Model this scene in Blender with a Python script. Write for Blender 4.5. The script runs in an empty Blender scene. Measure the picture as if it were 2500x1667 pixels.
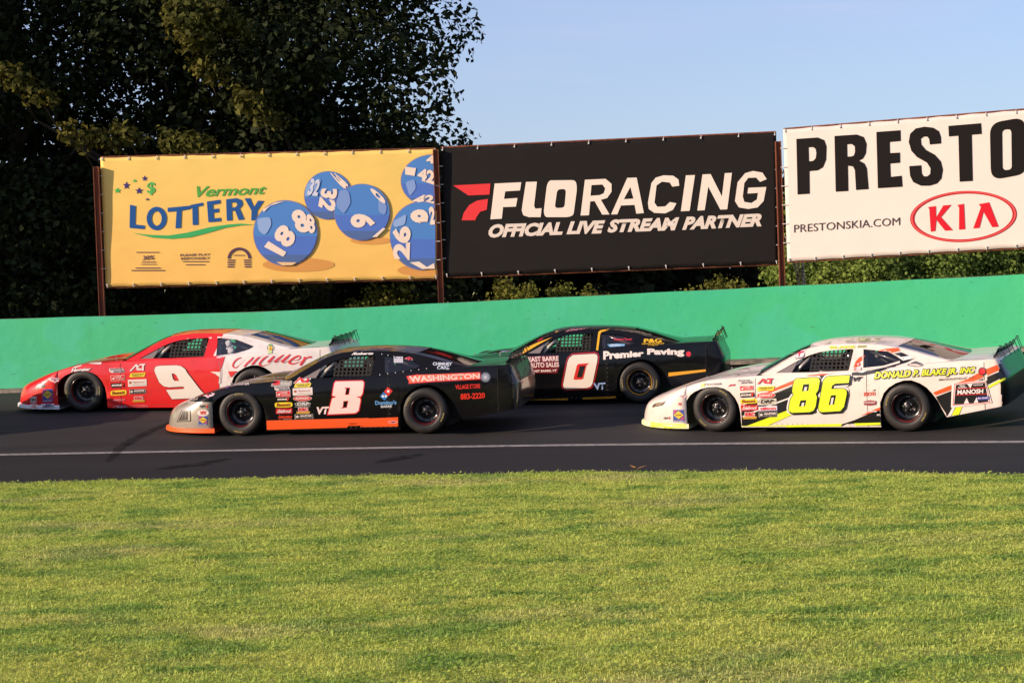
import bpy, bmesh, math, random
import numpy as np
from mathutils import Vector, Matrix
from mathutils.bvhtree import BVHTree
from mathutils.geometry import tessellate_polygon
R = math.radians
S = bpy.context.scene
COL = S.collection
random.seed(7); rng = np.random.default_rng(7)

# ------------------------------------------------------------------ camera
CH, FPX = 2.33, 4897.0
ROLL, PITCH = R(2.0), math.atan(163.5/4897)
CP = Vector((0, 0, CH))
CF = Vector((0, math.cos(PITCH), -math.sin(PITCH)))
_u0 = Vector((0, math.sin(PITCH), math.cos(PITCH))); _r0 = Vector((1, 0, 0))
CR = _r0*math.cos(ROLL) - _u0*math.sin(ROLL)
CU = _u0*math.cos(ROLL) + _r0*math.sin(ROLL)
cd = bpy.data.cameras.new('camera'); cam = bpy.data.objects.new('camera', cd); COL.objects.link(cam)
cam.matrix_world = Matrix.Translation(CP) @ Matrix((CR, CU, -CF)).transposed().to_4x4()
cd.sensor_width = 36; cd.lens = 36*FPX/2500; cd.clip_end = 3000; cd.clip_start = .1
S.camera = cam

# ------------------------------------------------------------------ light
SUN_AZ, SUN_EL = R(66), R(16.5)       # azimuth measured to the left of the direction from scene to camera
SD = Vector((-math.sin(SUN_AZ)*math.cos(SUN_EL), -math.cos(SUN_AZ)*math.cos(SUN_EL), math.sin(SUN_EL)))
w = bpy.data.worlds.new('World'); S.world = w; w.use_nodes = True
nt = w.node_tree; nt.nodes.clear()
sky = nt.nodes.new('ShaderNodeTexSky'); sky.sky_type = 'NISHITA'; sky.sun_disc = False
sky.sun_elevation = SUN_EL; sky.sun_rotation = math.atan2(SD.x, SD.y)
sky.air_density = 1.0; sky.dust_density = 0.5; sky.ozone_density = 6.0
bg = nt.nodes.new('ShaderNodeBackground'); bg.inputs[1].default_value = 0.10
wo = nt.nodes.new('ShaderNodeOutputWorld')
# faint streaks of high cloud in the sky itself
_tc = nt.nodes.new('ShaderNodeTexCoord'); _mp = nt.nodes.new('ShaderNodeMapping'); _mp.inputs['Scale'].default_value = (3, 3, 26); _mp.inputs['Rotation'].default_value = (.10, .05, 0)
_nz = nt.nodes.new('ShaderNodeTexNoise'); _nz.inputs['Scale'].default_value = 1.3; _nz.inputs['Detail'].default_value = 6; _nz.inputs['Distortion'].default_value = .4
_mr = nt.nodes.new('ShaderNodeMapRange'); _mr.inputs[1].default_value = .50; _mr.inputs[2].default_value = .78; _mr.inputs[3].default_value = .38; _mr.inputs[4].default_value = .56
_cm = nt.nodes.new('ShaderNodeMix'); _cm.data_type = 'RGBA'; _cm.inputs[7].default_value = (4.1, 3.7, 4.8, 1)
nt.links.new(_tc.outputs['Generated'], _mp.inputs[0]); nt.links.new(_mp.outputs[0], _nz.inputs[0]); nt.links.new(_nz.outputs[0], _mr.inputs[0])
nt.links.new(_mr.outputs[0], _cm.inputs[0]); nt.links.new(sky.outputs[0], _cm.inputs[6]); nt.links.new(_cm.outputs[2], bg.inputs[0]); nt.links.new(bg.outputs[0], wo.inputs[0])
sl = bpy.data.lights.new('sun', 'SUN'); sl.energy = 3.6; sl.angle = R(.53); sl.color = (1.0, .765, .57)
so = bpy.data.objects.new('sun', sl); COL.objects.link(so)
so.rotation_euler = (-SD).to_track_quat('-Z', 'Y').to_euler(); so.location = SD*60
S.view_settings.view_transform = 'Standard'; S.view_settings.look = 'None'
S.view_settings.exposure = 0.85; S.view_settings.gamma = 1
S.view_settings.use_curve_mapping = False

# ------------------------------------------------------------------ helpers
def unproj(px, py, D):
    return CP + CF*D + CR*((px-1250)/FPX*D) + CU*((833.5-py)/FPX*D)
def ray(px, py):
    return (CF + CR*((px-1250)/FPX) + CU*((833.5-py)/FPX)).normalized()
def unproj_z(px, py, z):
    d = ray(px, py); t = (z-CH)/d.z
    return CP + d*t
def lin(c):
    return tuple((v/12.92 if v <= .04045 else ((v+.055)/1.055)**2.4) for v in (c[0]/255, c[1]/255, c[2]/255))
MATS = {}
def mat(name, color=(.5,.5,.5), rough=.5, metal=0., coat=0., spec=.5, bump=None, noise=None, trans=0., emis=None):
    if name in MATS: return MATS[name]
    m = bpy.data.materials.new(name); m.use_nodes = True
    n = m.node_tree; b = n.nodes['Principled BSDF']
    b.inputs['Base Color'].default_value = (*color, 1)
    b.inputs['Roughness'].default_value = rough; b.inputs['Metallic'].default_value = metal
    b.inputs['Coat Weight'].default_value = coat; b.inputs['Coat Roughness'].default_value = .06
    b.inputs['Specular IOR Level'].default_value = spec
    tc = n.nodes.new('ShaderNodeTexCoord')
    if noise:     # (scale, second colour, contrast low, high, stretch)
        sc, c2, lo, hi = noise[:4]
        t = n.nodes.new('ShaderNodeTexNoise'); t.inputs['Scale'].default_value = sc; t.inputs['Detail'].default_value = 6
        mp = n.nodes.new('ShaderNodeMapping')
        if len(noise) > 4: mp.inputs['Scale'].default_value = noise[4]
        n.links.new(tc.outputs['Object'], mp.inputs[0]); n.links.new(mp.outputs[0], t.inputs[0])
        r = n.nodes.new('ShaderNodeMapRange'); r.inputs[1].default_value = lo; r.inputs[2].default_value = hi
        mx = n.nodes.new('ShaderNodeMix'); mx.data_type = 'RGBA'
        mx.inputs[6].default_value = (*color, 1); mx.inputs[7].default_value = (*c2, 1)
        n.links.new(t.outputs[0], r.inputs[0]); n.links.new(r.outputs[0], mx.inputs[0]); n.links.new(mx.outputs[2], b.inputs['Base Color'])
    if bump:      # (scale, strength, distance)
        t = n.nodes.new('ShaderNodeTexNoise'); t.inputs['Scale'].default_value = bump[0]; t.inputs['Detail'].default_value = 4
        n.links.new(tc.outputs['Object'], t.inputs[0])
        bp = n.nodes.new('ShaderNodeBump'); bp.inputs['Strength'].default_value = bump[1]; bp.inputs['Distance'].default_value = bump[2]
        n.links.new(t.outputs[0], bp.inputs['Height']); n.links.new(bp.outputs[0], b.inputs['Normal'])
        if coat: n.links.new(bp.outputs[0], b.inputs['Coat Normal'])
    MATS[name] = m; return m
def paint(name, rgb, **k):
    c = lin(rgb)
    d = tuple(min(1, v*.80+.003) for v in c)      # scuffed, dusty patches
    kw = dict(rough=.38, coat=.8, bump=(2.2, .24, .03), noise=(5, d, .52, .8)); kw.update(k)
    return mat(name, c, **kw)
def decalm(rgb):
    rgb = tuple(rgb); nm = 'vinyl_%02x%02x%02x' % rgb
    return mat(nm, tuple(v*.84 for v in lin(rgb)), rough=.35, coat=.6)
def printm(rgb):
    rgb = tuple(rgb); nm = 'banner_ink_%02x%02x%02x' % rgb
    return mat(nm, tuple(v*.92 for v in lin(rgb)), rough=.75, spec=.12)
def mesh_obj(name, verts, faces, m, parent=None, smooth=False, mats=None, midx=None):
    me = bpy.data.meshes.new(name)
    me.from_pydata([tuple(v) for v in verts], [], faces)
    for q in (mats or [m]): me.materials.append(q)
    if midx is not None: me.polygons.foreach_set('material_index', midx)
    if smooth: me.polygons.foreach_set('use_smooth', [True]*len(faces))
    me.update()
    o = bpy.data.objects.new(name, me); COL.objects.link(o)
    if parent: o.parent = parent
    return o
def bm_obj(name, bm, m, parent=None, smooth=False):
    me = bpy.data.meshes.new(name); bm.to_mesh(me); bm.free(); me.materials.append(m)
    if smooth: me.polygons.foreach_set('use_smooth', [True]*len(me.polygons))
    o = bpy.data.objects.new(name, me); COL.objects.link(o)
    if parent: o.parent = parent
    return o
def tag(o, label=None, cat=None, group=None, kind=None):
    for k, v in (('label', label), ('category', cat), ('group', group), ('kind', kind)):
        if v: o[k] = v
    return o
def empty(name, M):
    o = bpy.data.objects.new(name, None); COL.objects.link(o); o.matrix_world = M; o.empty_display_size = .2
    return o
class MB:
    """collects simple shapes for ONE part"""
    def __init__(s): s.v = []; s.f = []
    def add(s, v, f):
        n = len(s.v); s.v += [tuple(q) for q in v]; s.f += [tuple(i+n for i in q) for q in f]
    def box(s, c, d, M=None):
        hx, hy, hz = d[0]/2, d[1]/2, d[2]/2
        v = [Vector((c[0]+sx*hx, c[1]+sy*hy, c[2]+sz*hz)) for sx in (-1,1) for sy in (-1,1) for sz in (-1,1)]
        if M: v = [M @ q for q in v]
        s.add(v, [(0,1,3,2),(4,6,7,5),(0,4,5,1),(2,3,7,6),(0,2,6,4),(1,5,7,3)])
    def tube(s, pts, r, n=8, cap=True):
        pts = [Vector(p) for p in pts]; rings = []
        rr = r if isinstance(r, (list, tuple)) else [r]*len(pts)
        for i, p in enumerate(pts):
            t = (pts[min(i+1, len(pts)-1)] - pts[max(i-1, 0)]).normalized()
            a = t.cross(Vector((0,0,1)) if abs(t.z) < .9 else Vector((1,0,0))).normalized(); b = t.cross(a)
            rings.append([p + (a*math.cos(2*math.pi*k/n) + b*math.sin(2*math.pi*k/n))*rr[i] for k in range(n)])
        v = [q for g in rings for q in g]; f = []
        for i in range(len(pts)-1):
            for k in range(n):
                k2 = (k+1) % n; f.append((i*n+k, i*n+k2, (i+1)*n+k2, (i+1)*n+k))
        if cap: f += [tuple(range(n))[::-1], tuple((len(pts)-1)*n+k for k in range(n))]
        s.add(v, f)
    def lathe(s, prof, c, n=40):       # about local y axis through c; prof = (r, y)
        v = []; f = []
        for r_, y_ in prof:
            for k in range(n):
                a = 2*math.pi*k/n; v.append((c[0]+r_*math.cos(a), c[1]+y_, c[2]+r_*math.sin(a)))
        for i in range(len(prof)-1):
            for k in range(n):
                k2 = (k+1) % n; f.append((i*n+k, (i+1)*n+k, (i+1)*n+k2, i*n+k2))
        s.add(v, f)
    def build(s, name, m, parent=None, smooth=False):
        return mesh_obj(name, s.v, s.f, m, parent, smooth)

# ---- 2D figures (for lettering and printed shapes): returns (verts2d, tris)
def poly2(pts, holes=()):
    loops = [[Vector((x, y, 0)) for x, y in pts]] + [[Vector((x, y, 0)) for x, y in h] for h in holes]
    t = tessellate_polygon(loops)
    v = [(q.x, q.y) for l in loops for q in l]
    return v, [tuple(q) for q in t]
def roundp(pts, r, n=4):
    out = []; N = len(pts)
    for i in range(N):
        p = Vector(pts[i]); a = Vector(pts[i-1])-p; b = Vector(pts[(i+1) % N])-p
        q = min(r, a.length*.45, b.length*.45)
        if q < 1e-6: out.append(tuple(p)); continue
        s0 = p+a.normalized()*q; s1 = p+b.normalized()*q
        for k in range(n+1):
            t = k/n; out.append(tuple(s0*(1-t)**2 + p*2*t*(1-t) + s1*t*t))
    return out
def offp(pts, d):
    A = sum(pts[i-1][0]*pts[i][1]-pts[i][0]*pts[i-1][1] for i in range(len(pts)))
    s = 1 if A > 0 else -1; out = []; N = len(pts)
    for i in range(N):
        p = Vector(pts[i]); a = (p-Vector(pts[i-1])); b = (Vector(pts[(i+1) % N])-p)
        if a.length < 1e-9 or b.length < 1e-9: out.append(tuple(p)); continue
        a.normalize(); b.normalize()
        na = Vector((a.y, -a.x))*s; nb = Vector((b.y, -b.x))*s
        m = na+nb
        if m.length < 1e-6: m = na
        m.normalize(); k = max(.45, m.dot(na)); out.append(tuple(p+m*(d/k)))
    return out
def ell2(cx, cy, rx, ry, n=28, a0=0, a1=2*math.pi):
    return [(cx+rx*math.cos(a0+(a1-a0)*k/n), cy+ry*math.sin(a0+(a1-a0)*k/n)) for k in range(n)]
def rib2(pts, w):
    ww = w if isinstance(w, (list, tuple)) else [w]*len(pts)
    P = [Vector(p) for p in pts]
    # smooth (Catmull-Rom)
    Q = []; W = []
    for i in range(len(P)-1):
        p0, p1, p2, p3 = P[max(i-1,0)], P[i], P[i+1], P[min(i+2, len(P)-1)]
        for k in range(5):
            t = k/5; Q.append(.5*((2*p1)+(p2-p0)*t+(2*p0-5*p1+4*p2-p3)*t*t+(3*p1-3*p2+p3-p0)*t**3)); W.append(ww[i]*(1-t)+ww[i+1]*t)
    Q.append(P[-1]); W.append(ww[-1]); v = []; f = []
    for i, q in enumerate(Q):
        t = Q[min(i+1, len(Q)-1)]-Q[max(i-1, 0)]; t = t.normalized() if t.length > 1e-9 else Vector((1,0))
        n = Vector((-t.y, t.x))*W[i]/2; v += [tuple(q+n), tuple(q-n)]
    for i in range(len(Q)-1): f += [(2*i, 2*i+1, 2*i+3), (2*i, 2*i+3, 2*i+2)]
    return v, f
_tc = {}
def text2(s, bold=0., shear=0., space=1.):
    key = (s, bold, shear, space)
    if key in _tc: return _tc[key]
    cu = bpy.data.curves.new('t', 'FONT'); cu.body = s; cu.offset = bold; cu.shear = shear; cu.resolution_u = 3
    cu.space_character = space; cu.space_line = .8
    cu.align_x = 'CENTER'
    o = bpy.data.objects.new('t', cu); COL.objects.link(o)
    dg = bpy.context.evaluated_depsgraph_get(); me = o.evaluated_get(dg).to_mesh()
    me.calc_loop_triangles()
    v = [(q.co.x, q.co.y) for q in me.vertices]; t = [tuple(q.vertices) for q in me.loop_triangles]
    o.evaluated_get(dg).to_mesh_clear(); bpy.data.objects.remove(o); bpy.data.curves.remove(cu)
    xs = [q[0] for q in v]; ys = [q[1] for q in v]
    x0, x1, y0, y1 = min(xs), max(xs), min(ys), max(ys)
    v = [((q[0]-x0)/(x1-x0), 1-(q[1]-y0)/(y1-y0)) for q in v]     # unit box, y down like the pixels
    _tc[key] = (v, t); return _tc[key]
def quadmap(q):
    (ax,ay),(bx,by),(cx,cy),(dx,dy) = q      # TL TR BR BL
    return lambda u, v: ((1-u)*(1-v)*ax+u*(1-v)*bx+u*v*cx+(1-u)*v*dx, (1-u)*(1-v)*ay+u*(1-v)*by+u*v*cy+(1-u)*v*dy)
def cropmap(c): return lambda u, v: (c[0]+u/c[2], c[1]+v/c[2])
# primitives: P polygon, L ellipse, T text, B ribbon.  each -> (layer, colour, verts, tris) in its own 2D space
def P(l, c, pts, holes=(), r=0):
    if r: pts = roundp(pts, r); holes = [roundp(h, r*.5) for h in holes]
    return (l, c)+poly2(pts, holes)
def L(l, c, cx, cy, rx, ry, ring=0):
    o = ell2(cx, cy, rx, ry)
    return (l, c)+poly2(o, [ell2(cx, cy, rx*(1-ring), ry*(1-ring))] if ring else ())
def T(l, c, s, quad, bold=.02, shear=0., space=1.):
    v, t = text2(s, bold, shear, space)
    if len(quad) == 2:
        (a, b), (c2, d) = quad; quad = [(a,b),(c2,b),(c2,d),(a,d)]
    m = quadmap(quad); return (l, c, [m(*q) for q in v], t)
def B(l, c, pts, w): return (l, c)+rib2(pts, w)
def mapp(prims, m): return [(l, c, [m(*q) for q in v], t) for l, c, v, t in prims]
def decal(name, prims, bvhs, parent, Minv, matf=decalm, cell=14., off=.004, step=.0022, chk=None):
    """stick flat print onto the surface it belongs to; prims in photo pixels"""
    V = []; F = []; MI = []; mats = []
    org = Minv @ CP
    for l, c, v, t in prims:
        bm = bmesh.new(); bv = [bm.verts.new((q[0], q[1], 0)) for q in v]
        for q in t:
            if len(set(q)) < 3: continue
            try: bm.faces.new([bv[i] for i in q])
            except ValueError: pass
        xs = [q[0] for q in v]; ys = [q[1] for q in v]
        for ax, lo, hi in ((0, min(xs), max(xs)), (1, min(ys), max(ys))):
            k = math.ceil(lo/cell)*cell
            while k < hi:
                co = (k,0,0) if ax == 0 else (0,k,0); no = (1,0,0) if ax == 0 else (0,1,0)
                bmesh.ops.bisect_plane(bm, geom=bm.verts[:]+bm.edges[:]+bm.faces[:], plane_co=co, plane_no=no, dist=1e-5)
                k += cell
        m = matf(c)
        if m not in mats: mats.append(m)
        mi = mats.index(m); idx = {}
        bm.verts.index_update()
        for q in bm.verts:
            d = (Minv.to_3x3() @ ray(q.co.x, q.co.y)).normalized()
            best = None
            for bv_ in bvhs:
                h, n, _, dist = bv_.ray_cast(org, d)
                if h is not None and (best is None or dist < best[2]): best = (h, n, dist)
            if best is None or (chk and not chk(best[0])): continue
            h, n, dist = best
            if n.dot(d) > 0: n = -n
            idx[q.index] = (len(V), dist); V.append(h+n*(off+step*l))
        for f in bm.faces:
            ii = [q.index for q in f.verts]
            if any(i not in idx for i in ii): continue
            ds = [idx[i][1] for i in ii]
            if max(ds)-min(ds) > .12: continue
            F.append(tuple(idx[i][0] for i in ii)); MI.append(mi)
        bm.free()
    if not F: print('EMPTY DECAL', name); return None
    o = mesh_obj(name, V, F, None, parent, mats=mats, midx=MI, smooth=True)
    return o
def bvh_of(objs):
    out = []
    for o in objs:
        me = o.data
        out.append(BVHTree.FromPolygons([v.co for v in me.vertices], [tuple(p.vertices) for p in me.polygons]))
    return out
# ------------------------------------------------------------------ ground, track, wall
def interp(px, tab, j): return float(np.interp(px, [t[0] for t in tab], [t[j] for t in tab]))
LINE = [(0,1111,27.6),(589,1100,27.2),(1250,1089,26.9),(1748,1084,26.3),(2215,1081,25.5),(2500,1080,24.9)]
WALLB = [(0,957,35.0),(900,920,34.6),(1250,906,34.35),(1816,885,33.9),(2200,868,33.4),(2500,854,32.9)]
WALLT = [(0,779),(765,758),(1063,741),(1913,699),(2500,670)]
EDGE = [(0,1182),(765,1167),(1250,1158),(1913,1151),(2500,1162)]
cols = list(range(0, 2501, 50))
Lp = [unproj(p, interp(p, LINE, 1), interp(p, LINE, 2)) for p in cols]
Wp = [unproj(p, interp(p, WALLB, 1), interp(p, WALLB, 2)) for p in cols]
def smooth_pts(A, it=30):
    A = [Vector(a) for a in A]
    for _ in range(it):
        B_ = A[:]
        for i in range(1, len(A)-1): B_[i] = (A[i-1]+2*A[i]+A[i+1])/4
        A = B_
    return A
Lp = smooth_pts(Lp, 40); Wp = smooth_pts(Wp, 40)
Gp = smooth_pts([unproj_z(p, interp(p, EDGE, 1), .012) for p in cols], 6)
Tp = [unproj(p, interp(p, WALLT, 1), interp(p, WALLB, 2)) for p in cols]
Hw = smooth_pts([Vector((t.z-w_.z, 0, 0)) for t, w_ in zip(Tp, Wp)], 20); Hw = [h.x for h in Hw]
def extend(A, n=12, step=2.2, rl=R(0), rr=R(4)):
    A = list(A)
    d = (A[0]-A[3]); d.z = 0; d.normalize(); p = A[0].copy(); Lx = []
    for i in range(n):
        d.rotate(Matrix.Rotation(rl, 3, 'Z')); p = p+d*step; Lx.append(p.copy())
    d = (A[-1]-A[-4]); d.z = 0; d.normalize(); p = A[-1].copy(); Rx = []
    for i in range(n):
        d.rotate(Matrix.Rotation(-rr, 3, 'Z')); p = p+d*step; Rx.append(p.copy())
    return Lx[::-1]+A+Rx
NL = 12
Le, We, Ge = extend(Lp), extend(Wp), extend(Gp)
He = [Hw[0]]*NL + Hw + [Hw[-1]]*NL
def gpt(i, t):      # t 0 line .. 1 wall base
    p = Le[i].lerp(We[i], t); x = p.x
    bul = float(np.interp(x, [-6,-4.2,-2.5,-1,-.6,1.8,3,5.2], [.042,.0,.0,-.01,-.065,-.09,-.145,-.125]))*(math.sin(math.pi*t)**.5 if 0 < t < 1 else 0)
    p.z += bul; return p
def ground_z(x, y):
    bx = None
    for i in range(len(Le)-1):
        pass
    # search the column strip holding (x, y)
    best = None
    for i in range(len(Le)-1):
        for k in range(-2, 14):
            t = k/12
            p = gpt(i, t); d = (p.x-x)**2+(p.y-y)**2
            if best is None or d < best[0]: best = (d, i, t)
    _, i, t = best
    a = gpt(i, t); b = gpt(min(i+1, len(Le)-1), t); c = gpt(i, t+1/12)
    n = (b-a).cross(c-a)
    return a.z - (n.x*(x-a.x)+n.y*(y-a.y))/n.z

# asphalt material : grain, tyre darkened lanes, patched blotches
def asphalt(name, base, dark):
    m = bpy.data.materials.new(name); m.use_nodes = True; n = m.node_tree; b = n.nodes['Principled BSDF']
    tc = n.nodes.new('ShaderNodeTexCoord')
    mp = n.nodes.new('ShaderNodeMapping'); mp.inputs['Scale'].default_value = (.12, .9, 1); n.links.new(tc.outputs['Object'], mp.inputs[0])
    t1 = n.nodes.new('ShaderNodeTexNoise'); t1.inputs['Scale'].default_value = 1.3; t1.inputs['Detail'].default_value = 7; n.links.new(mp.outputs[0], t1.inputs[0])
    t2 = n.nodes.new('ShaderNodeTexNoise'); t2.inputs['Scale'].default_value = 120; t2.inputs['Detail'].default_value = 3; n.links.new(tc.outputs['Object'], t2.inputs[0])
    r1 = n.nodes.new('ShaderNodeMapRange'); r1.inputs[1].default_value = .35; r1.inputs[2].default_value = .68
    n.links.new(t1.outputs[0], r1.inputs[0])
    mx = n.nodes.new('ShaderNodeMix'); mx.data_type = 'RGBA'; mx.inputs[6].default_value = (*base, 1); mx.inputs[7].default_value = (*dark, 1)
    n.links.new(r1.outputs[0], mx.inputs[0])
    r2 = n.nodes.new('ShaderNodeMapRange'); r2.inputs[1].default_value = .3; r2.inputs[2].default_value = .75; r2.inputs[3].default_value = .6; r2.inputs[4].default_value = 1.5
    n.links.new(t2.outputs[0], r2.inputs[0])
    ml = n.nodes.new('ShaderNodeMix'); ml.data_type = 'RGBA'; ml.blend_type = 'MULTIPLY'; ml.inputs[0].default_value = 1
    n.links.new(mx.outputs[2], ml.inputs[6]); n.links.new(r2.outputs[0], ml.inputs[7]); n.links.new(ml.outputs[2], b.inputs['Base Color'])
    bp = n.nodes.new('ShaderNodeBump'); bp.inputs['Strength'].default_value = .6; bp.inputs['Distance'].default_value = .004
    n.links.new(t2.outputs[0], bp.inputs['Height']); n.links.new(bp.outputs[0], b.inputs['Normal'])
    b.inputs['Roughness'].default_value = .85; b.inputs['Specular IOR Level'].default_value = .25
    return m
M_track = asphalt('asphalt_track', (.036, .033, .031), (.018, .017, .0165))
M_apron = asphalt('asphalt_apron', (.0175, .0165, .0165), (.011, .0105, .0105))
def strip(name, rows, m, smooth=True):
    n = len(rows[0]); v = [q for r in rows for q in r]
    f = [(j*n+i, j*n+i+1, (j+1)*n+i+1, (j+1)*n+i) for j in range(len(rows)-1) for i in range(n-1)]
    return mesh_obj(name, v, f, m, None, smooth)
idx = range(len(Le))
def ledge(t):   # apron between grass edge (0) and line (1)
    return [Ge[i].lerp(Le[i], t) for i in idx]
o = strip('apron', [ledge(0), ledge(.25), ledge(.5), ledge(.75), ledge(1)], M_apron); tag(o, kind='structure')
o = strip('race_track', [[gpt(i, k/16) for i in idx] for k in range(17)], M_track); tag(o, kind='structure')
# white edge line : real strip 4 mm proud, worn
def linep(off, dz=.005):
    out = []
    for i in idx:
        a = Le[i]; d = (We[i]-a).normalized() if off > 0 else (a-Ge[i]).normalized()
        out.append(a + d*off + Vector((0,0,dz)))
    return out
M_line = mat('worn_white_line', (.33,.30,.265), rough=.8, noise=(14, (.10,.095,.09), .44, .68, (1,3,1)))
o = strip('painted_edge_line', [linep(-.08), linep(.10)], M_line); tag(o, kind='structure')
# terrain
M_soil = mat('turf_ground', (.42,.42,.10), rough=.95, noise=(3, (.50,.44,.17), .35, .7), bump=(30, .5, .02))
o = mesh_obj('ground', [(-900,-300,-.12),(900,-300,-.12),(900,1500,-.12),(-900,1500,-.12)], [(0,1,2,3)], M_soil); tag(o, kind='structure')
# infield sheet from camera side to the track edge
rows = []
for k in range(9):
    t = k/8
    rows.append([Vector((g.x*(.25+.75*t) if k else g.x*.25, 3+(g.y-3)*t, g.z*t - .03*(1-t))) for g in Ge])
o = strip('infield', rows, M_soil); tag(o, kind='structure'); infield = o
# strip of dusty concrete at the foot of the wall
M_foot = mat('dusty_concrete', (.24,.20,.15), rough=.9, noise=(6, (.10,.09,.07), .4, .65), bump=(20,.4,.02))
def wallp(t_in, dz):   # t_in metres in front of the wall face
    out = []
    for i in idx:
        d = (Le[i]-We[i]); d.z = 0; d.normalize(); out.append(We[i]+d*t_in+Vector((0,0,dz)))
    return out
o = strip('wall_footing', [wallp(.30,-.02), wallp(.28,.035), wallp(.0,.06)], M_foot, False); tag(o, kind='structure')
# the wall
def wall_mat():
    m = bpy.data.materials.new('green_wall_paint'); m.use_nodes = True; n = m.node_tree; b = n.nodes['Principled BSDF']
    tc = n.nodes.new('ShaderNodeTexCoord')
    def N(sc, stretch, det=3):
        mp = n.nodes.new('ShaderNodeMapping'); mp.inputs['Scale'].default_value = stretch; n.links.new(tc.outputs['Object'], mp.inputs[0])
        t = n.nodes.new('ShaderNodeTexNoise'); t.inputs['Scale'].default_value = sc; t.inputs['Detail'].default_value = det; n.links.new(mp.outputs[0], t.inputs[0]); return t
    def MR(t, a, b_, c=0, d=1):
        r = n.nodes.new('ShaderNodeMapRange'); r.inputs[1].default_value = a; r.inputs[2].default_value = b_; r.inputs[3].default_value = c; r.inputs[4].default_value = d
        n.links.new(t.outputs[0], r.inputs[0]); return r
    def MX(f, a, c, blend='MIX'):
        x = n.nodes.new('ShaderNodeMix'); x.data_type = 'RGBA'; x.blend_type = blend
        if isinstance(f, float): x.inputs[0].default_value = f
        else: n.links.new(f.outputs[0], x.inputs[0])
        for s, q in ((6, a), (7, c)):
            if isinstance(q, tuple): x.inputs[s].default_value = (*q, 1)
            else: n.links.new(q.outputs[2] if q.bl_idname == 'ShaderNodeMix' else q.outputs[0], x.inputs[s])
        return x
    big = MR(N(.35, (1,1,1.6)), .42, .58)       # repainted patches of a bluer and a yellower green
    big2 = MR(N(.5, (1.4,1,2.2)), .50, .57, 0, .8)
    c1 = MX(big, (.042,.48,.235), (.048,.49,.205)); c2 = MX(big2, c1, (.056,.495,.27))
    st = MR(N(5, (1,1,.12), 6), .55, .78, 0, .22)  # vertical streaks
    c3 = MX(st, c2, (.05,.36,.15))
    sc = MR(N(7, (1,1,3), 5), .66, .74, 0, .6)    # scuffs
    c4 = MX(sc, c3, (.03,.22,.10))
    n.links.new(c4.outputs[2], b.inputs['Base Color'])
    b.inputs['Roughness'].default_value = .55
    t = N(3, (1,1,1), 5); bp = n.nodes.new('ShaderNodeBump'); bp.inputs['Strength'].default_value = .35; bp.inputs['Distance'].default_value = .03
    n.links.new(t.outputs[0], bp.inputs['Height']); n.links.new(bp.outputs[0], b.inputs['Normal'])
    return m
M_wall = wall_mat()
M_conc = mat('wall_top_concrete', (.16,.30,.18), rough=.8, noise=(8, (.06,.2,.09), .4, .7))
wv = []; wf = []; wm = []
wroot = empty('green_wall', Matrix.Translation(We[len(We)//2]))
tag(wroot, 'long green painted concrete wall on top of the banked track', 'wall')
Wi = wroot.matrix_world.inverted()
rws = []
for k in range(7):
    t = k/6
    rws.append([Wi @ Vector((p.x, p.y, p.z-.1+(h+.1+.006*math.sin(p.x*3.1))*t)) for p, h in zip(We, He)])
back = [Wi @ (q+Vector((0,.22,h))) for q, h in zip(We, He)]; low = [Wi @ (q+Vector((0,.22,-1))) for q in We]
o = strip('wall_face', rws, M_wall); o.parent = wroot; 
o = strip('wall_top', [rws[-1], back, low], M_conc, False); o.parent = wroot
# ---- skid marks and stains on the asphalt
M_skid = mat('tyre_rubber_mark', (.013,.012,.012), rough=.95, spec=.1)
M_stain = mat('dark_stain', (.007,.007,.0075), rough=.95, spec=.1)
def worn(m, lo, hi):      # thin, broken deposit: lets the asphalt show through
    n = m.node_tree; b = n.nodes['Principled BSDF']; tc = n.nodes.new('ShaderNodeTexCoord'); t = n.nodes.new('ShaderNodeTexNoise'); t.inputs['Scale'].default_value = 5; t.inputs['Detail'].default_value = 6
    n.links.new(tc.outputs['Object'], t.inputs[0]); r = n.nodes.new('ShaderNodeMapRange'); r.inputs[1].default_value = .3; r.inputs[2].default_value = .7; r.inputs[3].default_value = lo; r.inputs[4].default_value = hi
    n.links.new(t.outputs[0], r.inputs[0]); n.links.new(r.outputs[0], b.inputs['Alpha'])
worn(M_skid, .15, .8); worn(M_stain, .0, .65)
def track_hit(px, py):
    d = ray(px, py)
    lo, hi = 18., 36.
    f = lambda D: (CP+d*D)
    for _ in range(30):
        m_ = (lo+hi)/2; p = f(m_)
        if p.z > surf_z(p.x, p.y): lo = m_
        else: hi = m_
    return f((lo+hi)/2)
_sb = []
def surf_z(x, y):
    if not _sb: _sb.extend(bvh_of([bpy.data.objects['race_track'], bpy.data.objects['apron']]))
    for b_ in _sb:
        h = b_.ray_cast(Vector((x, y, 5)), Vector((0,0,-1)))
        if h[0] is not None: return h[0].z
    best = None
    for i in range(len(Le)-1):
        if abs(Le[i].x-x) > 2: continue
        if best is None or abs(Le[i].x-x) < best[0]: best = (abs(Le[i].x-x), i)
    i = best[1] if best else 0
    g, l, w_ = Ge[i], Le[i], We[i]
    if y <= l.y: return g.z+(l.z-g.z)*(y-g.y)/(l.y-g.y)
    t = (y-l.y)/(w_.y-l.y); return gpt(i, t).z
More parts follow.
